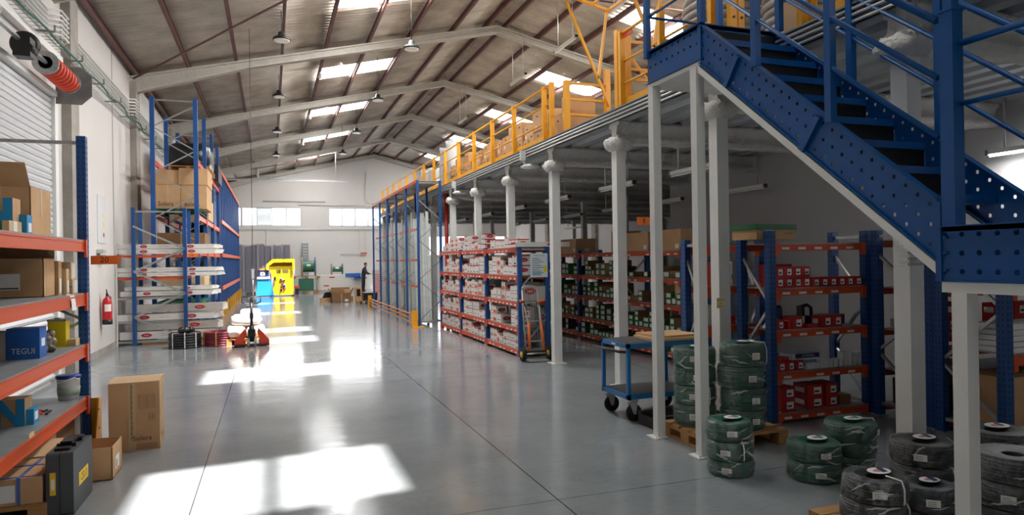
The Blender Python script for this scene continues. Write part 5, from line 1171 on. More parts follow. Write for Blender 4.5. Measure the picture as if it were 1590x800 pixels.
part(hc, 'body', MB().box(-.385, 14.88, 1.32, -.335, 14.92, 1.5).box(-.40, 14.89, 1.5, -.32, 14.91, 1.52).cyl((-.36, 14.9, .98), (-.36, 14.9, 1.32), .008, 8), GALV)
p_ = pallet('wooden pallet under the white bulk bags behind the red jack', -.5, 14.98, .72, .9)
for k, (x, y, z, sx, sy, sz) in enumerate(((-.68, 14.75, .14, .36, .45, .26), (-.32, 14.78, .14, .36, .45, .25), (-.5, 14.80, .38, .6, .5, .22), (-.42, 15.0, .54, .40, .42, .16), (-.62, 15.15, .14, .3, .4, .4))):
    m = MB(); n = 12
    b = len(m.v)
    for a in range(7):
        ph = math.pi*a/6
        for i in range(n):
            t = 2*math.pi*i/n
            def se(v, e): return math.copysign(abs(v)**e, v)
            m.v.append((x+sx/2*se(math.cos(t), .45)*se(math.sin(ph), .4)*random.uniform(.95, 1.05), y+sy/2*se(math.sin(t), .45)*se(math.sin(ph), .4)*random.uniform(.95, 1.05), z+sz/2-sz/2*se(math.cos(ph), .7)*random.uniform(.9, 1.1)))
    for a in range(6):
        for i in range(n): j = (i+1) % n; m.face((b+a*n+i, b+a*n+j, b+(a+1)*n+j, b+(a+1)*n+i), 0, True)
    single('plastic_sack', m, mat('white_sack', 'e6e2da', .35, bump=.4, bscale=12), 'white plastic sack on the pallet behind the jack, %s' % ['lower left one', 'lower right one', 'middle one of the second layer', 'topmost one', 'back left one'][k], 'sack', (x, y, z), 'white sacks on the pallet')
# ---- profile rack at the left wall
pr_ = thing('profile_rack', 'blue end frame rack holding long white profile cartons by the left wall', 'rack', (-2.15, 15.5, 0))
for x in (-2.62, -1.68):
    m = MB().box(x-.035, 15.42, .01, x+.035, 15.49, 2.80); z = .1
    while z < 2.75: m.box(x-.006, 15.418, z, x+.006, 15.42, z+.02, 1); z += .05
    part(pr_, 'upright', m, [BLUE, mat('slot_shadow2', '0d1c3c', .6)]); part(pr_, 'upright', MB().box(x-.035, 16.2, .01, x+.035, 16.27, 2.80), BLUE)
m = MB(); m.bar((-2.62, 15.45, 2.72), (-1.68, 15.45, 2.72), .03)
zz = [2.42, 1.93, 1.50, 1.05, .58, .18]
for k in range(5): a, b = (-2.62, -1.68) if k % 2 == 0 else (-1.68, -2.62); m.bar((a, 15.43, 2.42-k*.46), (b, 15.43, 2.42-(k+1)*.46), .036)
part(pr_, 'frame_brace', m, GALV)
for z in (1.84, 1.38, .98, .5, .1):
    part(pr_, 'support_arm', MB().box(-3-.0+.08, 15.5, z-.05, -1.66, 15.54, z-.005).box(-2.92, 16.15, z-.05, -1.66, 16.19, z-.005), ORANGE if z > 1.0 else GALV)
def pcart(x0, x1, y0, y1, z0, z1, lab, gr=False):
    t = thing('long_carton', lab, 'long carton', ((x0+x1)/2, (y0+y1)/2, z0), 'white profile cartons by the left wall')
    m = MB().box(x0, y0, z0, x1-.06, y1, z1, 0)
    h = z1-z0
    oval(m, (x1-.5, y0-.002, (z0+z1)/2), (min(.1, h*.75), 0, 0), (0, 0, min(.04, h*.32)), 1, 2); 
    if x1-x0 > 1.7: oval(m, (x0+.48, y0-.002, (z0+z1)/2), (min(.1, h*.75), 0, 0), (0, 0, min(.04, h*.32)), 1, 2)
    for xx in (x0+.75, x0+1.1): m.box(xx, y0-.0015, z0+h*.4, xx+.22, y0, z0+h*.44, 3); m.box(xx, y0-.0015, z0+h*.6, xx+.18, y0, z0+h*.64, 3)
    part(t, 'body', m, [GBOX if gr else WBOX, LOGO, WHITE, mat('thin_print', 'a8807c', .6)])
    m = MB(); 
    for k in range(4):
        ya = y0+(y1-y0)*k/4; m.poly([(x1-.06, ya, z0+.01), (x1+random.uniform(-.02, .06), ya+random.uniform(0, .05), z0-.0+random.uniform(0, .02)), (x1+random.uniform(-.02, .05), ya+.05, z1-random.uniform(0, .03)), (x1-.06, ya+.04, z1)])
    m.box(x1-.06, y0, z0, x1-.03, y1, z0+.006); m.box(x1-.06, y0, z1-.006, x1-.02, y1, z1)
    part(t, 'torn_end', m, WBOX)
lay = [(1.965, .095, -2.98, -1.08, 'upper'), (1.86, .10, -2.98, -1.06, 'lower'), (1.49, .09, -2.98, -1.05, 'upper'), (1.40, .08, -2.98, -1.05, 'lower'), (1.11, .08, -2.80, -1.15, 'upper'), (1.0, .10, -2.88, -1.12, 'lower'),
       (.665, .16, -2.6, -.92, 'grey upper'), (.50, .13, -2.94, -1.08, 'lower'), (.30, .16, -2.6, -1.02, 'grey upper'), (.12, .16, -2.9, -1.1, 'lower')]
LN = ['top', 'top', 'second', 'second', 'third', 'third', 'fourth', 'fourth', 'bottom', 'bottom']
for k, (z, h, x0, x1, nm) in enumerate(lay):
    pcart(max(x0, -2.93), x1, 15.51, 15.72, z, z+h-.004, 'front long white carton, %s layer, %s level, profile rack by the left wall' % (nm, LN[k]), 'grey' in nm)
    if h < .14: pcart(max(x0, -2.93)+.1, x1+.06, 15.76, 15.95, z, z+h-.004, 'rear long white carton, %s layer, %s level, profile rack by the left wall' % (nm, LN[k]))
part(pr_, 'end_post', MB().box(-2.94, 15.46, .0, -2.92, 15.48, 2.02), WPAINT)
t = thing('upright_guard', 'yellow column guard at the front foot of the profile rack', 'guard', (-1.6, 15.3, 0)); part(t, 'guard_plate', MB().box(-1.70, 15.28, 0, -1.56, 15.40, .34).box(-1.66, 15.25, 0, -1.62, 15.28, .32), YEL)
single('bay_sign', MB().box(-1.64, 15.40, 1.78, -1.42, 15.41, 1.86, 0).text('19', (-1.55, 15.398, 1.82), (.07, 0, 0), (0, 0, .07), 1), [SGN, INK], 'small orange bay sign on the profile rack upright', 'sign', (-1.6, 15.4, 1.8))
t = thing('pallet', 'wooden pallet under the lowest profile cartons', 'pallet', (-2.2, 15.7, 0)); part(t, 'board', MB().box(-2.5, 15.52, .0, -1.2, 15.72, .04).box(-2.5, 15.52, .04, -2.3, 15.72, .1).box(-1.5, 15.52, .04, -1.3, 15.72, .1), WOOD)
# ---- tall left rack
tl, tus, P = rack('tall_pallet_rack', 'tall blue and orange pallet rack with cartons high up along the left wall', (-1.5, 16.5), 'l', [2.1, 2.2, 2.2], .95, [5.3, 5.28, 5.28, 5.28], [1.95, 2.75, 3.98], beamh=.12, pw=.09, shelf=False)
def big(x0, x1, y0, y1, z0, z1, lab, mats=None, solera=False, cat_='carton', gap=0):
    def d(m, a, b, c, dd, e, f):
        m.box(a+(b-a)*.5-.012, c-.003, e, a+(b-a)*.5+.012, c, f, 1)
        if solera: m.text('Solera', (a+(b-a)*.42, c-.004, e+.1), (.125, 0, 0), (0, 0, .15), 2)
    carton('carton', x0, x1, y0, y1, z0, z1, mats or [CARD, TAPE, INK], lab, cat_, deco=d)
pallet('green pallet under the Solera cartons on the tall left rack', -1.95, 17.5, .95, 1.7, h=.11, z=2.77, mt=GREENP)
big(-2.42, -1.9, 16.8, 18.2, 2.89, 3.42, 'left brown Solera carton on the green pallet of the tall rack', solera=True)
big(-1.89, -1.36, 16.8, 18.2, 2.89, 3.42, 'right brown Solera carton on the green pallet of the tall rack', solera=True)
big(-2.42, -1.9, 16.85, 18.1, 3.43, 3.76, 'upper left brown carton on top of the Solera cartons')
big(-1.93, -1.34, 16.8, 18.1, 3.43, 3.80, 'upper right brown carton on top of the Solera cartons')
pallet('wooden pallet on the top beams of the tall left rack', -1.95, 19.7, 1.0, 1.7, z=4.0)
m = MB(); n = 16; b = len(m.v)
for k, (f, g) in enumerate(((.94, 0), (1, .12), (1.0, .5), (.97, .8), (.86, .94), (.5, 1))):
    for i in range(n):
        a = 2*math.pi*i/n+math.pi/4; se = lambda v: math.copysign(abs(v)**.35, v)
        m.v.append((-1.95+.52*f*se(math.cos(a))*random.uniform(.97, 1.03), 19.7+.8*f*se(math.sin(a)), 4.14+.62*g+random.uniform(-.02, .02)*(0 < k)))
for k in range(5):
    for i in range(n): j = (i+1) % n; m.face((b+k*n+i, b+k*n+j, b+(k+1)*n+j, b+(k+1)*n+i), 0, True)
m.face([b+5*n+i for i in range(n)])
single('wrapped_load', m, mat('black_wrap', '24262a', .28, bump=.6, bscale=7), 'large load wrapped in black film on the top of the tall left rack', 'wrapped load', (-1.95, 19.7, 4.14))
big(-2.4, -1.4, 21.2, 22.6, 4.0, 4.5, 'dark carton at the far end of the tall rack top', [mat('dark_blue_wrap', '2a2d38', .3), TAPE])
big(-2.4, -1.42, 16.9, 18.3, 1.97, 2.35, 'wide low brown carton on the middle level of the tall left rack', [CARD2, TAPE, INK])
big(-2.3, -1.5, 19.0, 20.5, 2.77, 3.3, 'brown carton deeper in the tall left rack behind the Solera boxes', [CARD3, TAPE, INK])
pallet('green pallet load low in the tall left rack', -1.95, 17.6, .95, 1.6, h=.25, z=.55, mt=mat('green_pallet2', '2f7a60', .6))
big(-2.35, -1.45, 17.0, 18.3, 1.0, 1.35, 'pale carton with yellow trim behind the profile cartons', [CARD3, TAPE, INK])
# ---- dense cantilever store farther along the left wall
cs = thing('bar_store', 'long dense row of blue uprights with orange beams along the left wall', 'rack', (-1.6, 29, 0))
y = 23.4; k = 0
while y < 36.2:
    m = MB().box(-1.57, y-.05, 0, -1.49, y+.05, 4.62); part(cs, 'upright', m, BLUE)
    part(cs, 'upright', MB().box(-2.6, y-.05, 0, -2.5, y+.05, 4.62), BLUE)
    m = MB().bar((-1.53, y, .4), (-2.55, y, 1.4), .03); m.bar((-2.55, y, 1.4), (-1.53, y, 2.4), .03); m.bar((-1.53, y, 2.4), (-2.55, y, 3.4), .03); m.bar((-2.55, y, 3.4), (-1.53, y, 4.4), .03); part(cs, 'frame_brace', m, GALV); y += .8
for z in (4.56, 2.98, 1.91, .86): 
    part(cs, 'beam', MB().box(-1.5, 23.4, z-.07, -1.45, 36.2, z+.05), ORANGE)
part(cs, 'back_panel', MB().box(-2.0, 23.5, .3, -1.97, 36.2, 4.5), mat('panel_blue', '1b4f90', .5))
for k in range(9):
    y = 22.6+k*1.55
    t = thing('upright_guard', 'yellow guard at the foot of the dense blue uprights, %s from the camera' % ORD[k+1], 'guard', (-1.4, y, 0), 'yellow guards along the blue uprights'); part(t, 'guard_plate', MB().box(-1.46, y, 0, -1.36, y+.012, .4).box(-1.37, y, 0, -1.36, y+.16, .4), YEL)
for k, y in enumerate((21.6, 25.5)):
    m = MB().lathe((-1.75, y, 1.25 if k == 0 else 1.2), [(.52, 0), (.60, 0), (.60, .04), (.52, .04)], 30, axis='x', closed=True)
    for a in range(4): c, s = math.cos(a*math.pi/4)*.55, math.sin(a*math.pi/4)*.55; m.bar((-1.73, y-c, 1.23-s), (-1.73, y+c, 1.23+s), .03)
    single('reel_hoop', m, mat('hoop_grey', '8d8a86', .5), 'round wooden drum flange hanging in the left rack, %s one' % ('nearer' if k == 0 else 'farther'), 'drum flange', (-1.75, y, .65))
# ---- grey tube rack
tr, trus, P = rack('tube_rack', 'tall blue rack holding pale grey tubes leaning upright, centre of the hall', (3.40, 16.5), 'y', [1.55]*5, .62, [3.62]*6, [], shelf=False, pw=.055)
for z in (.95, 1.62, 2.40):
    for i in range(5):
        y = 16.5+trus[i]; part(tr, 'divider_beam', MB().box(3.46, y+.2 if i else y+.4, z, 3.51, y+1.2, z+.05), ORANGE)
part(tr, 'top_beam', MB().box(3.40, 16.5, 3.56, 3.44, 24.25, 3.63), ORANGE); part(tr, 'top_sheet', MB().box(3.42, 16.5, 3.60, 4.05, 24.25, 3.61), GALV)
rs = random.Random(6); gi = 0
for i in range(5):
    n = 14 if i == 0 else 11
    for k in range(n):
        gi += 1; y = 16.6+trus[i]+.08+k*(1.38/n); x = 3.62+rs.uniform(0, .16); h = rs.uniform(2.5, 2.9); le = rs.uniform(.02, .15)
        m = MB(); T = Matrix.Translation((x, y, .06)) @ Matrix.Rotation(-le, 4, 'X') @ Matrix.Rotation(rs.uniform(-.02, .04), 4, 'Y')
        w = rs.uniform(.035, .05); m.box(-w, -w*.8, 0, w, w*.8, h, 0, T)
        if k % 3 == 0: m.box(-w-.002, -w*.8-.002, h*.6, w+.002, w*.8+.002, h*.6+.02, 1, T)
        single('grey_tube', m, [TUBEG, LABEL], 'pale grey tube, %s from the near side in the %s bay of tube rack' % (ORD[k+1], ['nearest', 'second', 'third', 'fourth', 'farthest'][i]), 'tube', (x, y, .06), 'grey tubes in the tall rack')
gr_ = thing('floor_guard_rail', 'yellow and orange guard rail along the foot of the tube rack', 'guard rail', (3.3, 20.3, 0))
part(gr_, 'end_plate', MB().box(3.22, 16.38, 0, 3.36, 16.44, .42).box(3.22, 16.2, 0, 3.5, 16.44, .02), YEL); part(gr_, 'end_plate', MB().box(3.22, 24.3, 0, 3.34, 24.36, .42), YEL)
for z in (.1, .2, .3): part(gr_, 'rail', MB().cyl((3.28, 16.4, z), (3.28, 24.3, z), .02, 8), mat('rail_orange', 'd98a4a', .5))
# ---- hand truck
ht = thing('hand_truck', 'silver hand truck with orange grips and black wheels against the white-goods rack', 'hand truck', (4.1, 10.2, 0))
HX, HY_ = 4.0, 10.15; SV = mat('silver_tube', 'b9bbb8', .35, .6)
def hp(dx, z, dy=0): return (HX+dx, HY_+.05+z*.18+dy, z)
for s in (-1, 1):
    part(ht, 'side_rail', MB().tube([hp(s*.14, .22), hp(s*.14, .75), hp(s*.13, 1.12)], .014, 8), SV)
    part(ht, 'front_rail', MB().tube([hp(s*.12, .17, -.12), hp(s*.10, .55, -.12), hp(s*.13, .83, -.06), hp(s*.14, .92)], .013, 8), SV)
    part(ht, 'orange_sleeve', MB().cyl(hp(s*.125, .17, -.13), hp(s*.105, .62, -.125), .021, 10), mat('sleeve_orange', 'e06a28', .5))
    part(ht, 'grip', MB().cyl(hp(s*.13, .93, -.03), hp(s*.22, .97, -.12), .022, 10), mat('grip_orange', 'e06a28', .6))
    wx = HX+s*.23
    w = part(ht, 'wheel', MB().lathe((wx-.035, HY_-.02, .115), [(.05, .01), (.09, .0), (.115, .015), (.115, .055), (.09, .07), (.05, .06)], 24, axis='x'), RUBBER)
    part(w, 'hub', MB().lathe((wx-.038, HY_-.02, .115), [(.01, 0), (.05, .005), (.05, .071), (.01, .076)], 16, axis='x'), mat('hub_yellow', 'd6b21e', .4))
m = MB().tube([hp(-.13, 1.12), hp(-.12, 1.17), hp(-.08, 1.19), hp(.08, 1.19), hp(.12, 1.17), hp(.13, 1.12)], .013, 8)
for z in (.30, .62, .92): m.bar(hp(-.14, z), hp(.14, z), .022)
for q in range(5): m.bar(hp(-.08+q*.04, .3), hp(-.08+q*.04, 1.17), .006)
part(ht, 'cross_frame', m, SV); part(ht, 'axle', MB().cyl((HX-.22, HY_-.02, .115), (HX+.22, HY_-.02, .115), .012, 8), SV)
part(ht, 'toe_plate', MB().box(HX-.17, HY_-.2, .012, HX+.17, HY_+.05, .02), SV)
m = MB(); m.box(3.97-.04, 10.54, .94, 4.39, 10.58, 1.18, 0); oval(m, (4.06, 10.538, 1.10), (.105, 0, 0), (0, 0, .055), 1, 2)
single('carton', m, [GBOX, LOGO, WHITE], 'grey carton with a large red oval logo right behind the hand truck handle', 'carton', (4.15, 10.56, .94))
# ---- blue platform trolley
TB = mat('trolley_blue', '1a6fae', .4); tx0, tx1, ty0, ty1 = 3.32, 4.12, 5.95, 6.52
tt = thing('platform_trolley', 'blue two-deck workshop trolley with black handle and swivel wheels', 'trolley', (3.7, 6.2, 0))
for nm, z in (('upper', .78), ('lower', .27)):
    m = MB().box(tx0, ty0, z-.045, tx1, ty0+.03, z).box(tx0, ty1-.03, z-.045, tx1, ty1, z).box(tx0, ty0, z-.045, tx0+.03, ty1, z).box(tx1-.03, ty0, z-.045, tx1, ty1, z); part(tt, 'deck_frame', m, TB)
    part(tt, 'deck_board', MB().box(tx0+.025, ty0+.025, z-.012, tx1-.025, ty1-.025, z+.004), mat('deck_dark', '4b4644', .7))
for x in (tx0, tx1-.035):
    for y in (ty0, ty1-.035): part(tt, 'leg', MB().box(x, y, .22, x+.035, y+.035, .78), TB)
m = MB().tube([(tx0-.01, ty0+.02, .70), (tx0-.09, ty0+.02, .71), (tx0-.09, ty1-.02, .71), (tx0-.01, ty1-.02, .70)], .014, 8); part(tt, 'handle', m, BLACK)
for x in (tx0+.07, tx1-.07):
    for y in (ty0+.05, ty1-.05):
        w = part(tt, 'caster', MB().lathe((x-.02, y, .085), [(.03, 0), (.08, 0), (.085, .01), (.085, .03), (.08, .04), (.03, .04)], 22, axis='x') if 0 else MB().lathe((x+.02, y-.02, .085), [(.03, 0), (.08, 0), (.085, .01), (.085, .03), (.08, .04), (.03, .04)], 22, axis='y'), RUBBER)
        part(w, 'fork', MB().extr([(x-.05, y-.028, .225), (x+.05, y-.028, .225), (x+.035, y-.028, .07), (x+.005, y-.028, .07)], (0, .005, 0)).extr([(x-.05, y+.024, .225), (x+.05, y+.024, .225), (x+.035, y+.024, .07), (x+.005, y+.024, .07)], (0, .005, 0)).box(x-.05, y-.035, .2, x+.05, y+.035, .225), mat('zinc_white', 'd2d5d4', .35, .4))
part(tt, 'name_plate', MB().box(tx0-.002, ty0+.25, .745, tx0, ty0+.33, .765), WHITE)
carton('cardboard_sheet', 3.66, 4.14, 5.96, 6.42, .785, .81, [CARD3, TAPE], 'folded cardboard sheets lying on the blue trolley', 'cardboard'); carton('cardboard_sheet', 3.70, 4.2, 6.0, 6.44, .811, .835, [CARD, TAPE], 'upper folded cardboard sheet on the blue trolley', 'cardboard', yaw=3)
pallet('dark pallet on the floor behind the blue trolley', 3.75, 5.72, .7, .35, mt=mat('dark_pallet', '2b2a2a', .8))
# ================================================================ far end of the hall
mc = thing('cutting_machine', 'bright yellow and blue workshop machine in the sun at the far end', 'machine', (.2, 34.8, 0))
m = MB().extr([(-.05, 34.5, .06), (1.0, 34.5, .06), (1.0, 34.5, 1.45), (-.12, 34.5, 1.45), (.15, 34.5, .6)][::-1], (0, .6, 0)); part(mc, 'yellow_body', m, BYEL)
m = MB().extr([(-.22, 34.35, 1.28), (-.22, 34.35, 1.55), (.06, 34.35, 1.80), (1.06, 34.35, 1.80), (1.06, 34.35, 1.22), (.96, 34.35, 1.22), (.96, 34.35, 1.64), (.10, 34.35, 1.64), (-.12, 34.35, 1.46), (-.12, 34.35, 1.28)], (0, .9, 0)); m.box(-.1, 35.1, 1.3, 1.0, 35.2, 1.7); part(mc, 'yellow_hood', m, BYEL)
m = MB().extr([(-.70, 34.45, .06), (.12, 34.45, .06), (-.08, 34.45, .9), (-.62, 34.45, .92)], (0, .6, 0)); part(mc, 'blue_body', m, CBLUE)
m = MB().box(-.62, 34.5, .94, -.12, 34.9, 1.28, 0); m.box(-.5, 34.49, 1.02, -.28, 34.5, 1.18, 1); m.box(-.43, 34.485, 1.07, -.36, 34.49, 1.13, 2); part(mc, 'control_box', m, [NAVY, WHITE, BLACK])
part(mc, 'orange_cap', MB().box(-.56, 34.5, 1.28, -.18, 34.8, 1.36), mat('cap_orange', 'eea040', .5)); part(mc, 'white_cloth', MB().box(-.66, 34.4, .86, -.06, 34.9, .96), mat('cloth_pink', 'ead6de', .7))
for m in (MB().box(.22, 34.49, 1.12, .42, 34.5, 1.28), MB().box(.5, 34.49, 1.12, .78, 34.5, 1.28)): part(mc, 'window_opening', m, mat('cutout_olive', '5f5a2a', .6))
part(mc, 'gear_panel', MB().box(.36, 34.48, .2, .56, 34.5, .72), mat('gear_olive', 'a08a20', .5)); part(mc, 'lever', MB().box(.12, 34.46, .78, .2, 34.5, .95), BLACK)
m = MB(); rs = random.Random(1)
for k in range(12): m.lathe((.58+rs.uniform(-.16, .14), 34.42, .3+rs.uniform(0, .6)), [(.01, 0), (.05, 0), (.05, .06), (.01, .06)], 10, rs.choice((0, 1, 2)), axis='y')
part(mc, 'roller_cluster', m, [GALV, RED, MBLUE]); part(mc, 'base_frame', MB().box(-.7, 34.4, .0, 1.04, 35.1, .06), NAVY)
# dark panels stood along the far wall
rs = random.Random(12); x = -2.45; k = 0
while x < .75:
    w = rs.choice((.28, .34, .22, .12)) if x < -.2 else rs.choice((.1, .14, .3)); k += 1; h = rs.uniform(2.58, 2.72); y = 40.0+rs.uniform(0, .1)
    m = MB().extr([(x, y, 0), (x+w-.02, y, 0), (x+w-.02, y+.25, h), (x, y+.25, h)], (0, .05, 0), 0); m.extr([(x, y+.245, h-.06), (x+w-.02, y+.245, h-.06), (x+w-.02, y+.25, h+.02), (x, y+.25, h+.02)], (0, .06, 0), 1)
    single('stood_panel', m, [mat('panel_dark_a', '6c6874', .5) if k % 3 else mat('panel_dark_b', '8e8d95', .4), mat('panel_cap', 'b8a8a4', .6)], 'grey wrapped panel standing against the far wall, %s from the left rack' % ORD[min(k, 20)], 'panel', (x, y, 0), 'grey panels against the far wall'); x += w
m = MB()
for k in range(16): m.box(1.66, 40.1, .1+k*.165, 1.98, 40.16, .1+k*.165+.12)
m.box(1.64, 40.14, 0, 1.70, 40.2, 2.72); m.box(1.94, 40.14, 0, 2.0, 40.2, 2.72)
single('slatted_panel', m, mat('slat_grey', '8f9296', .5), 'tall narrow slatted grey tray standing behind the cable reel', 'tray', (1.8, 40.1, 0))
def reel(x, y, z, R, W, label, fl1, fl2, drum, rd):
    t = thing('cable_reel', label, 'cable reel', (x, y, z))
    for xx, mt in ((x-W/2, fl1), (x+W/2-.05, fl2)):
        m = MB().lathe((xx, y, z+R), [(.05, 0), (R, 0), (R, .05), (.05, .05)], 36, axis='x'); m.lathe((xx-.002, y, z+R), [(.02, 0), (.07, 0), (.07, .054), (.02, .054)], 12, 1, axis='x'); part(t, 'flange', m, [mt, BLACK])
    prof = [(.06, 0)]; n = int((W-.1)/.03)
    for k in range(n): prof += [(rd, k*.03), (rd-.012, k*.03+.015)]
    prof.append((.06, n*.03)); part(t, 'wound_cable', MB().lathe((x-W/2+.05, y, z+R), prof, 30, axis='x'), drum)
    part(t, 'label', MB().box(x-.1, y-rd-.006, z+R+.02, x+.1, y-rd+.002, z+R+.12), LABEL); return t
TR = Matrix.Rotation(math.radians(12), 3, 'Z')
reel(1.85, 37.2, .90, .50, .72, 'large cable reel with a wooden flange and a blue flange at the far end', mat('flange_wood', 'b09878', .7), mat('flange_blue', '7088b4', .6), mat('reel_green', '1f6a52', .4), .30)
pallet('pallet carrying the large cable reel at the far end', 1.75, 37.1, 1.3, .9, z=.77)
m = MB().box(1.34, 36.75, .14, 2.08, 37.45, .76)
for k in range(12): m.box(1.335, 36.74, .15+k*.05, 2.085, 37.46, .175+k*.05)
single('coil_stack', m, mat('stack_green', '2a6f5c', .5), 'green wrapped block of cable coils beneath the large reel', 'coil', (1.7, 37.1, .14)); pallet('pallet under the green block beneath the reel', 1.7, 37.1, 1.0, .8)
reel(3.35, 37.7, .925, .30, .62, 'small green cable reel standing on the white stack', mat('flange_wood2', '9c8468', .7), mat('flange_grey', '62697a', .6), mat('reel_green2', '1f6a52', .4), .16)
rs = random.Random(15)
for k in range(9):
    z = .13+k*.088; x0 = 2.25+rs.uniform(-.04, .04); m = MB().box(x0, 37.3, z, 4.75+rs.uniform(-.1, .1), 38.5, z+.085, 0)
    if k in (2, 7): oval(m, (3.05 if k == 7 else 2.75, 37.298, z+.045), (.16, 0, 0), (0, 0, .038), 1, 2)
    if k == 8: m.box(x0, 37.297, z, x0+.5, 37.3, z+.085, 0)
    single('long_carton', m, [mat('far_white', 'dcd8d2', .6), LOGO, WHITE], 'long white carton in the far stack, %s from the bottom' % ORD[k+1], 'long carton', (3.5, 37.9, z), 'long white cartons at the far end')
pallet('long pallet under the white carton stack at the far end', 3.5, 37.7, 2.5, 1.0)
carton('blue_pack', 3.75, 4.55, 37.2, 37.5, .80, .99, [MBLUE, WHITE], 'blue wrapped pack lying on the far white stack, left one', 'pack'); carton('blue_pack', 4.2, 4.85, 37.0, 37.3, .70, .76, [mat('pack_blue', '1f5fb4', .4), WHITE], 'flat blue pack at the right end of the far white stack', 'pack')
open_box('open_carton', 2.25, 3.0, 27.7, 28.2, 0, .36, 'large open brown carton in front of the far white stack', (30, 30, None, 20), mt=CARD2, lab=lambda m: (m.box(2.75, 27.698, .04, 2.88, 27.7, .13, 2), m.box(2.61, 27.697, 0, 2.64, 27.7, .36, 1)))
card('carton', 1.85, 2.3, 28.3, 28.7, 0, .17, 'flat brown carton left of the large open carton', CARD); card('carton', 2.9, 3.15, 28.3, 28.7, 0, .22, 'small brown carton right of the large open carton', CARD)
m = MB(); 
for k in range(5): m.extr([(1.92+k*.02, 28.35, .17+k*.045), (2.34+k*.03, 28.35, .19+k*.05), (2.36+k*.03, 28.35, .23+k*.05), (1.98+k*.02, 28.35, .21+k*.045)], (0, .3, 0))
single('black_profiles', m, BLACK, 'heap of black profiles on the flat carton at the far end', 'profiles', (2.1, 28.5, .17)); card('small_carton', 2.7, 2.95, 27.95, 28.15, .37, .5, 'small brown carton sticking out of the large open carton', CARD, yaw=25)
m = MB().box(3.05, 26.7, 0, 3.30, 26.95, .62, 0); m.box(3.1, 26.695, .28, 3.24, 26.7, .56, 1); single('tall_carton', m, [CARD, DARK], 'upright brown carton with a dark window near the tube rack end', 'carton', (3.2, 26.8, 0))
pallet('wooden pallet near the far end of the tube rack', 3.5, 26.6, .85, .6, h=.12)
for k in range(5): carton('black_crate', 3.32, 3.85, 26.4, 26.8, .12+k*.06, .12+(k+1)*.06-.008, [BLACK, LABEL], 'flat black tray stacked near the tube rack end, %s from the bottom' % ORD[k+1], 'tray', group='flat black trays', yaw=k*1.5-3)
m = MB().box(1.12, 36.0, .0, 1.3, 36.5, .3, 0); m.box(1.08, 36.0, .3, 1.34, 36.4, .42, 1); single('waste_box', m, [BLACK, mat('rag_orange', 'e0562c', .6)], 'black crate with an orange cloth right of the yellow machine', 'crate', (1.2, 36.2, 0))
m = MB().box(-1.05, 33.6, 0, -.72, 33.9, .08, 1).box(-1.1, 33.55, .08, -.7, 33.95, .3, 0); single('grey_crate', m, [mat('crate_grey', '5d5852', .6), WHITE], 'dark crate on the floor left of the blue machine', 'crate', (-.9, 33.7, 0))
carton('carton', 5.1, 5.5, 36.2, 36.7, .0, 1.15, [mat('striped_box', 'c9a99c', .6), REDB, LABEL], 'tall stack of white and red boxes beside the person', 'carton', deco=lambda m, a, b, c, d, e, f: [m.box(a, c-.002, e+.1*k, b, c, e+.1*k+.03, 1) for k in range(10)])
single('beam_stub', MB().box(4.95, 40.3, 2.05, 5.3, 40.38, 2.14), ORANGE, 'short orange beam fixed on the far wall left of the tube rack', 'beam', (5.1, 40.3, 2.05))
# ---- the person at the far end
def skin(root, name, verts, edges, radii, mt, sub=2):
    off = tuple(root.location); me = bpy.data.meshes.new(name); me.from_pydata([tuple(Vector(v)) for v in verts], edges, []); o = bpy.data.objects.new(name, me); COL.objects.link(o); o.parent = root
    md = o.modifiers.new('skin', 'SKIN'); sv = me.skin_vertices[0] if me.skin_vertices else None
    if sv is None:
        bpy.context.view_layer.objects.active = o; sv = me.skin_vertices[0]
    for i, r in enumerate(radii): sv.data[i].radius = (r, r) if not isinstance(r, tuple) else r
    sv.data[0].use_root = True
    s = o.modifiers.new('sub', 'SUBSURF'); s.levels = s.render_levels = sub; md.use_smooth_shade = True
    dg = bpy.context.evaluated_depsgraph_get(); ev = o.evaluated_get(dg); nm = bpy.data.meshes.new_from_object(ev); o.modifiers.clear(); o.data = nm
    nm.materials.clear()
    for x in ms(mt): nm.materials.append(x)
    return o
pp = thing('person', 'person in dark navy work clothes leaning over boxes at the far end', 'person', (4.60, 36.5, 0)); pp.scale = (.93, .93, .93); pp.rotation_euler.z = math.radians(-20)
SK = mat('skin', 'b98a70', .6); HAIR = mat('hair', '2a201b', .7); CL = mat('work_clothes', '20242f', .8)
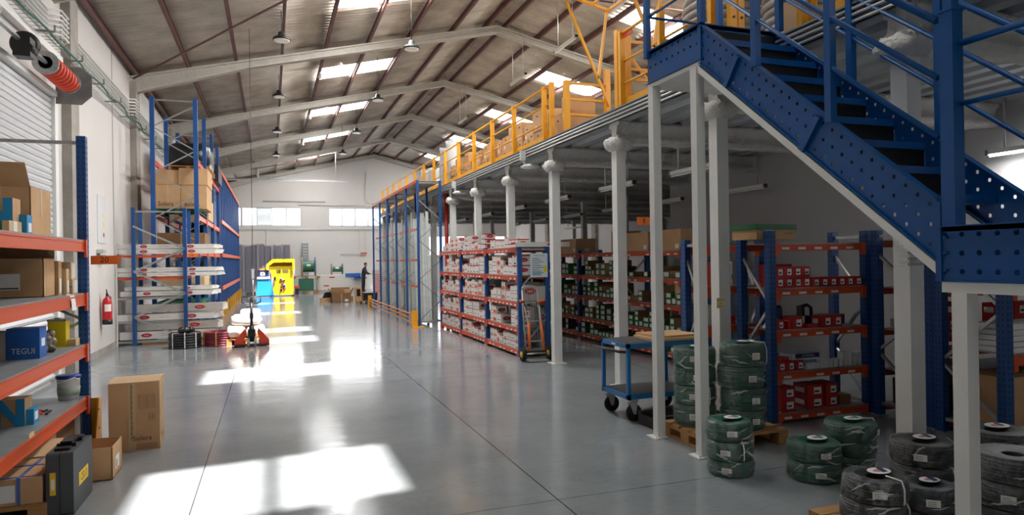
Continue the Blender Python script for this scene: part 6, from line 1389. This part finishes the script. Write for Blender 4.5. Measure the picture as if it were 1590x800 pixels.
V = [(0, 0, .88), (.01, 0, 1.05), (.05, .0, 1.25), (.09, 0, 1.36), (.12, 0, 1.43), (.14, 0, 1.50),
     (0, .09, .84), (.02, .1, .48), (-.01, .1, .09), (.1, .11, .045), (0, -.09, .84), (-.02, -.1, .48), (-.06, -.1, .09), (.05, -.11, .045),
     (.07, .17, 1.33), (.15, .22, 1.10), (.33, .17, 1.02), (.40, .15, 1.02), (.07, -.17, 1.33), (.15, -.22, 1.10), (.33, -.15, 1.02), (.40, -.12, 1.02)]
Ed = [(0, 1), (1, 2), (2, 3), (3, 4), (4, 5), (0, 6), (6, 7), (7, 8), (8, 9), (0, 10), (10, 11), (11, 12), (12, 13), (2, 14), (14, 15), (15, 16), (16, 17), (2, 18), (18, 19), (19, 20), (20, 21)]
Ra = [.14, .13, .15, .09, .055, .05, .095, .07, .05, .04, .095, .07, .05, .04, .07, .055, .042, .03, .07, .055, .042, .03]
skin(pp, 'body', V, Ed, Ra, CL)
mh = MB().lathe((.15, 0, 1.44), [(.03, 0), (.07, .03), (.085, .1), (.088, .15), (.07, .2), (.03, .225)], 16)
mh.box(.225, -.012, .0+1.53, .255, .012, 1.56); mh.box(.14, .085, 1.52, .17, .1, 1.57); mh.box(.14, -.1, 1.52, .17, -.085, 1.57)
def lpart(root, name, mb, mt):
    o = bpy.data.objects.new(name, mb.mesh(name, ms(mt))); COL.objects.link(o); o.parent = root; return o
lpart(pp, 'head', mh, SK); lpart(pp, 'hair', MB().lathe((.135, 0, 1.53), [(.094, 0), (.095, .06), (.08, .12), (.04, .148)], 16), HAIR)
for s in (-1, 1):
    m = MB(); c = (.42, s*.13, 1.02); m.box(c[0]-.02, c[1]-.035, c[2]-.015, c[0]+.06, c[1]+.035, c[2]+.015)
    for q in range(4): m.tube([(c[0]+.055, c[1]-.028+q*.019, c[2]), (c[0]+.10, c[1]-.028+q*.019, c[2]-.005), (c[0]+.12+.01*(q in (1, 2)), c[1]-.028+q*.019, c[2]-.03)], .008, 6)
    m.tube([(c[0]+.01, c[1]-s*.035, c[2]), (c[0]+.05, c[1]-s*.06, c[2]-.01), (c[0]+.08, c[1]-s*.055, c[2]-.025)], .009, 6); lpart(pp, 'hand', m, SK)
for o in list(COL.objects):
    if o.get('label') == 'x': bpy.data.objects.remove(o)
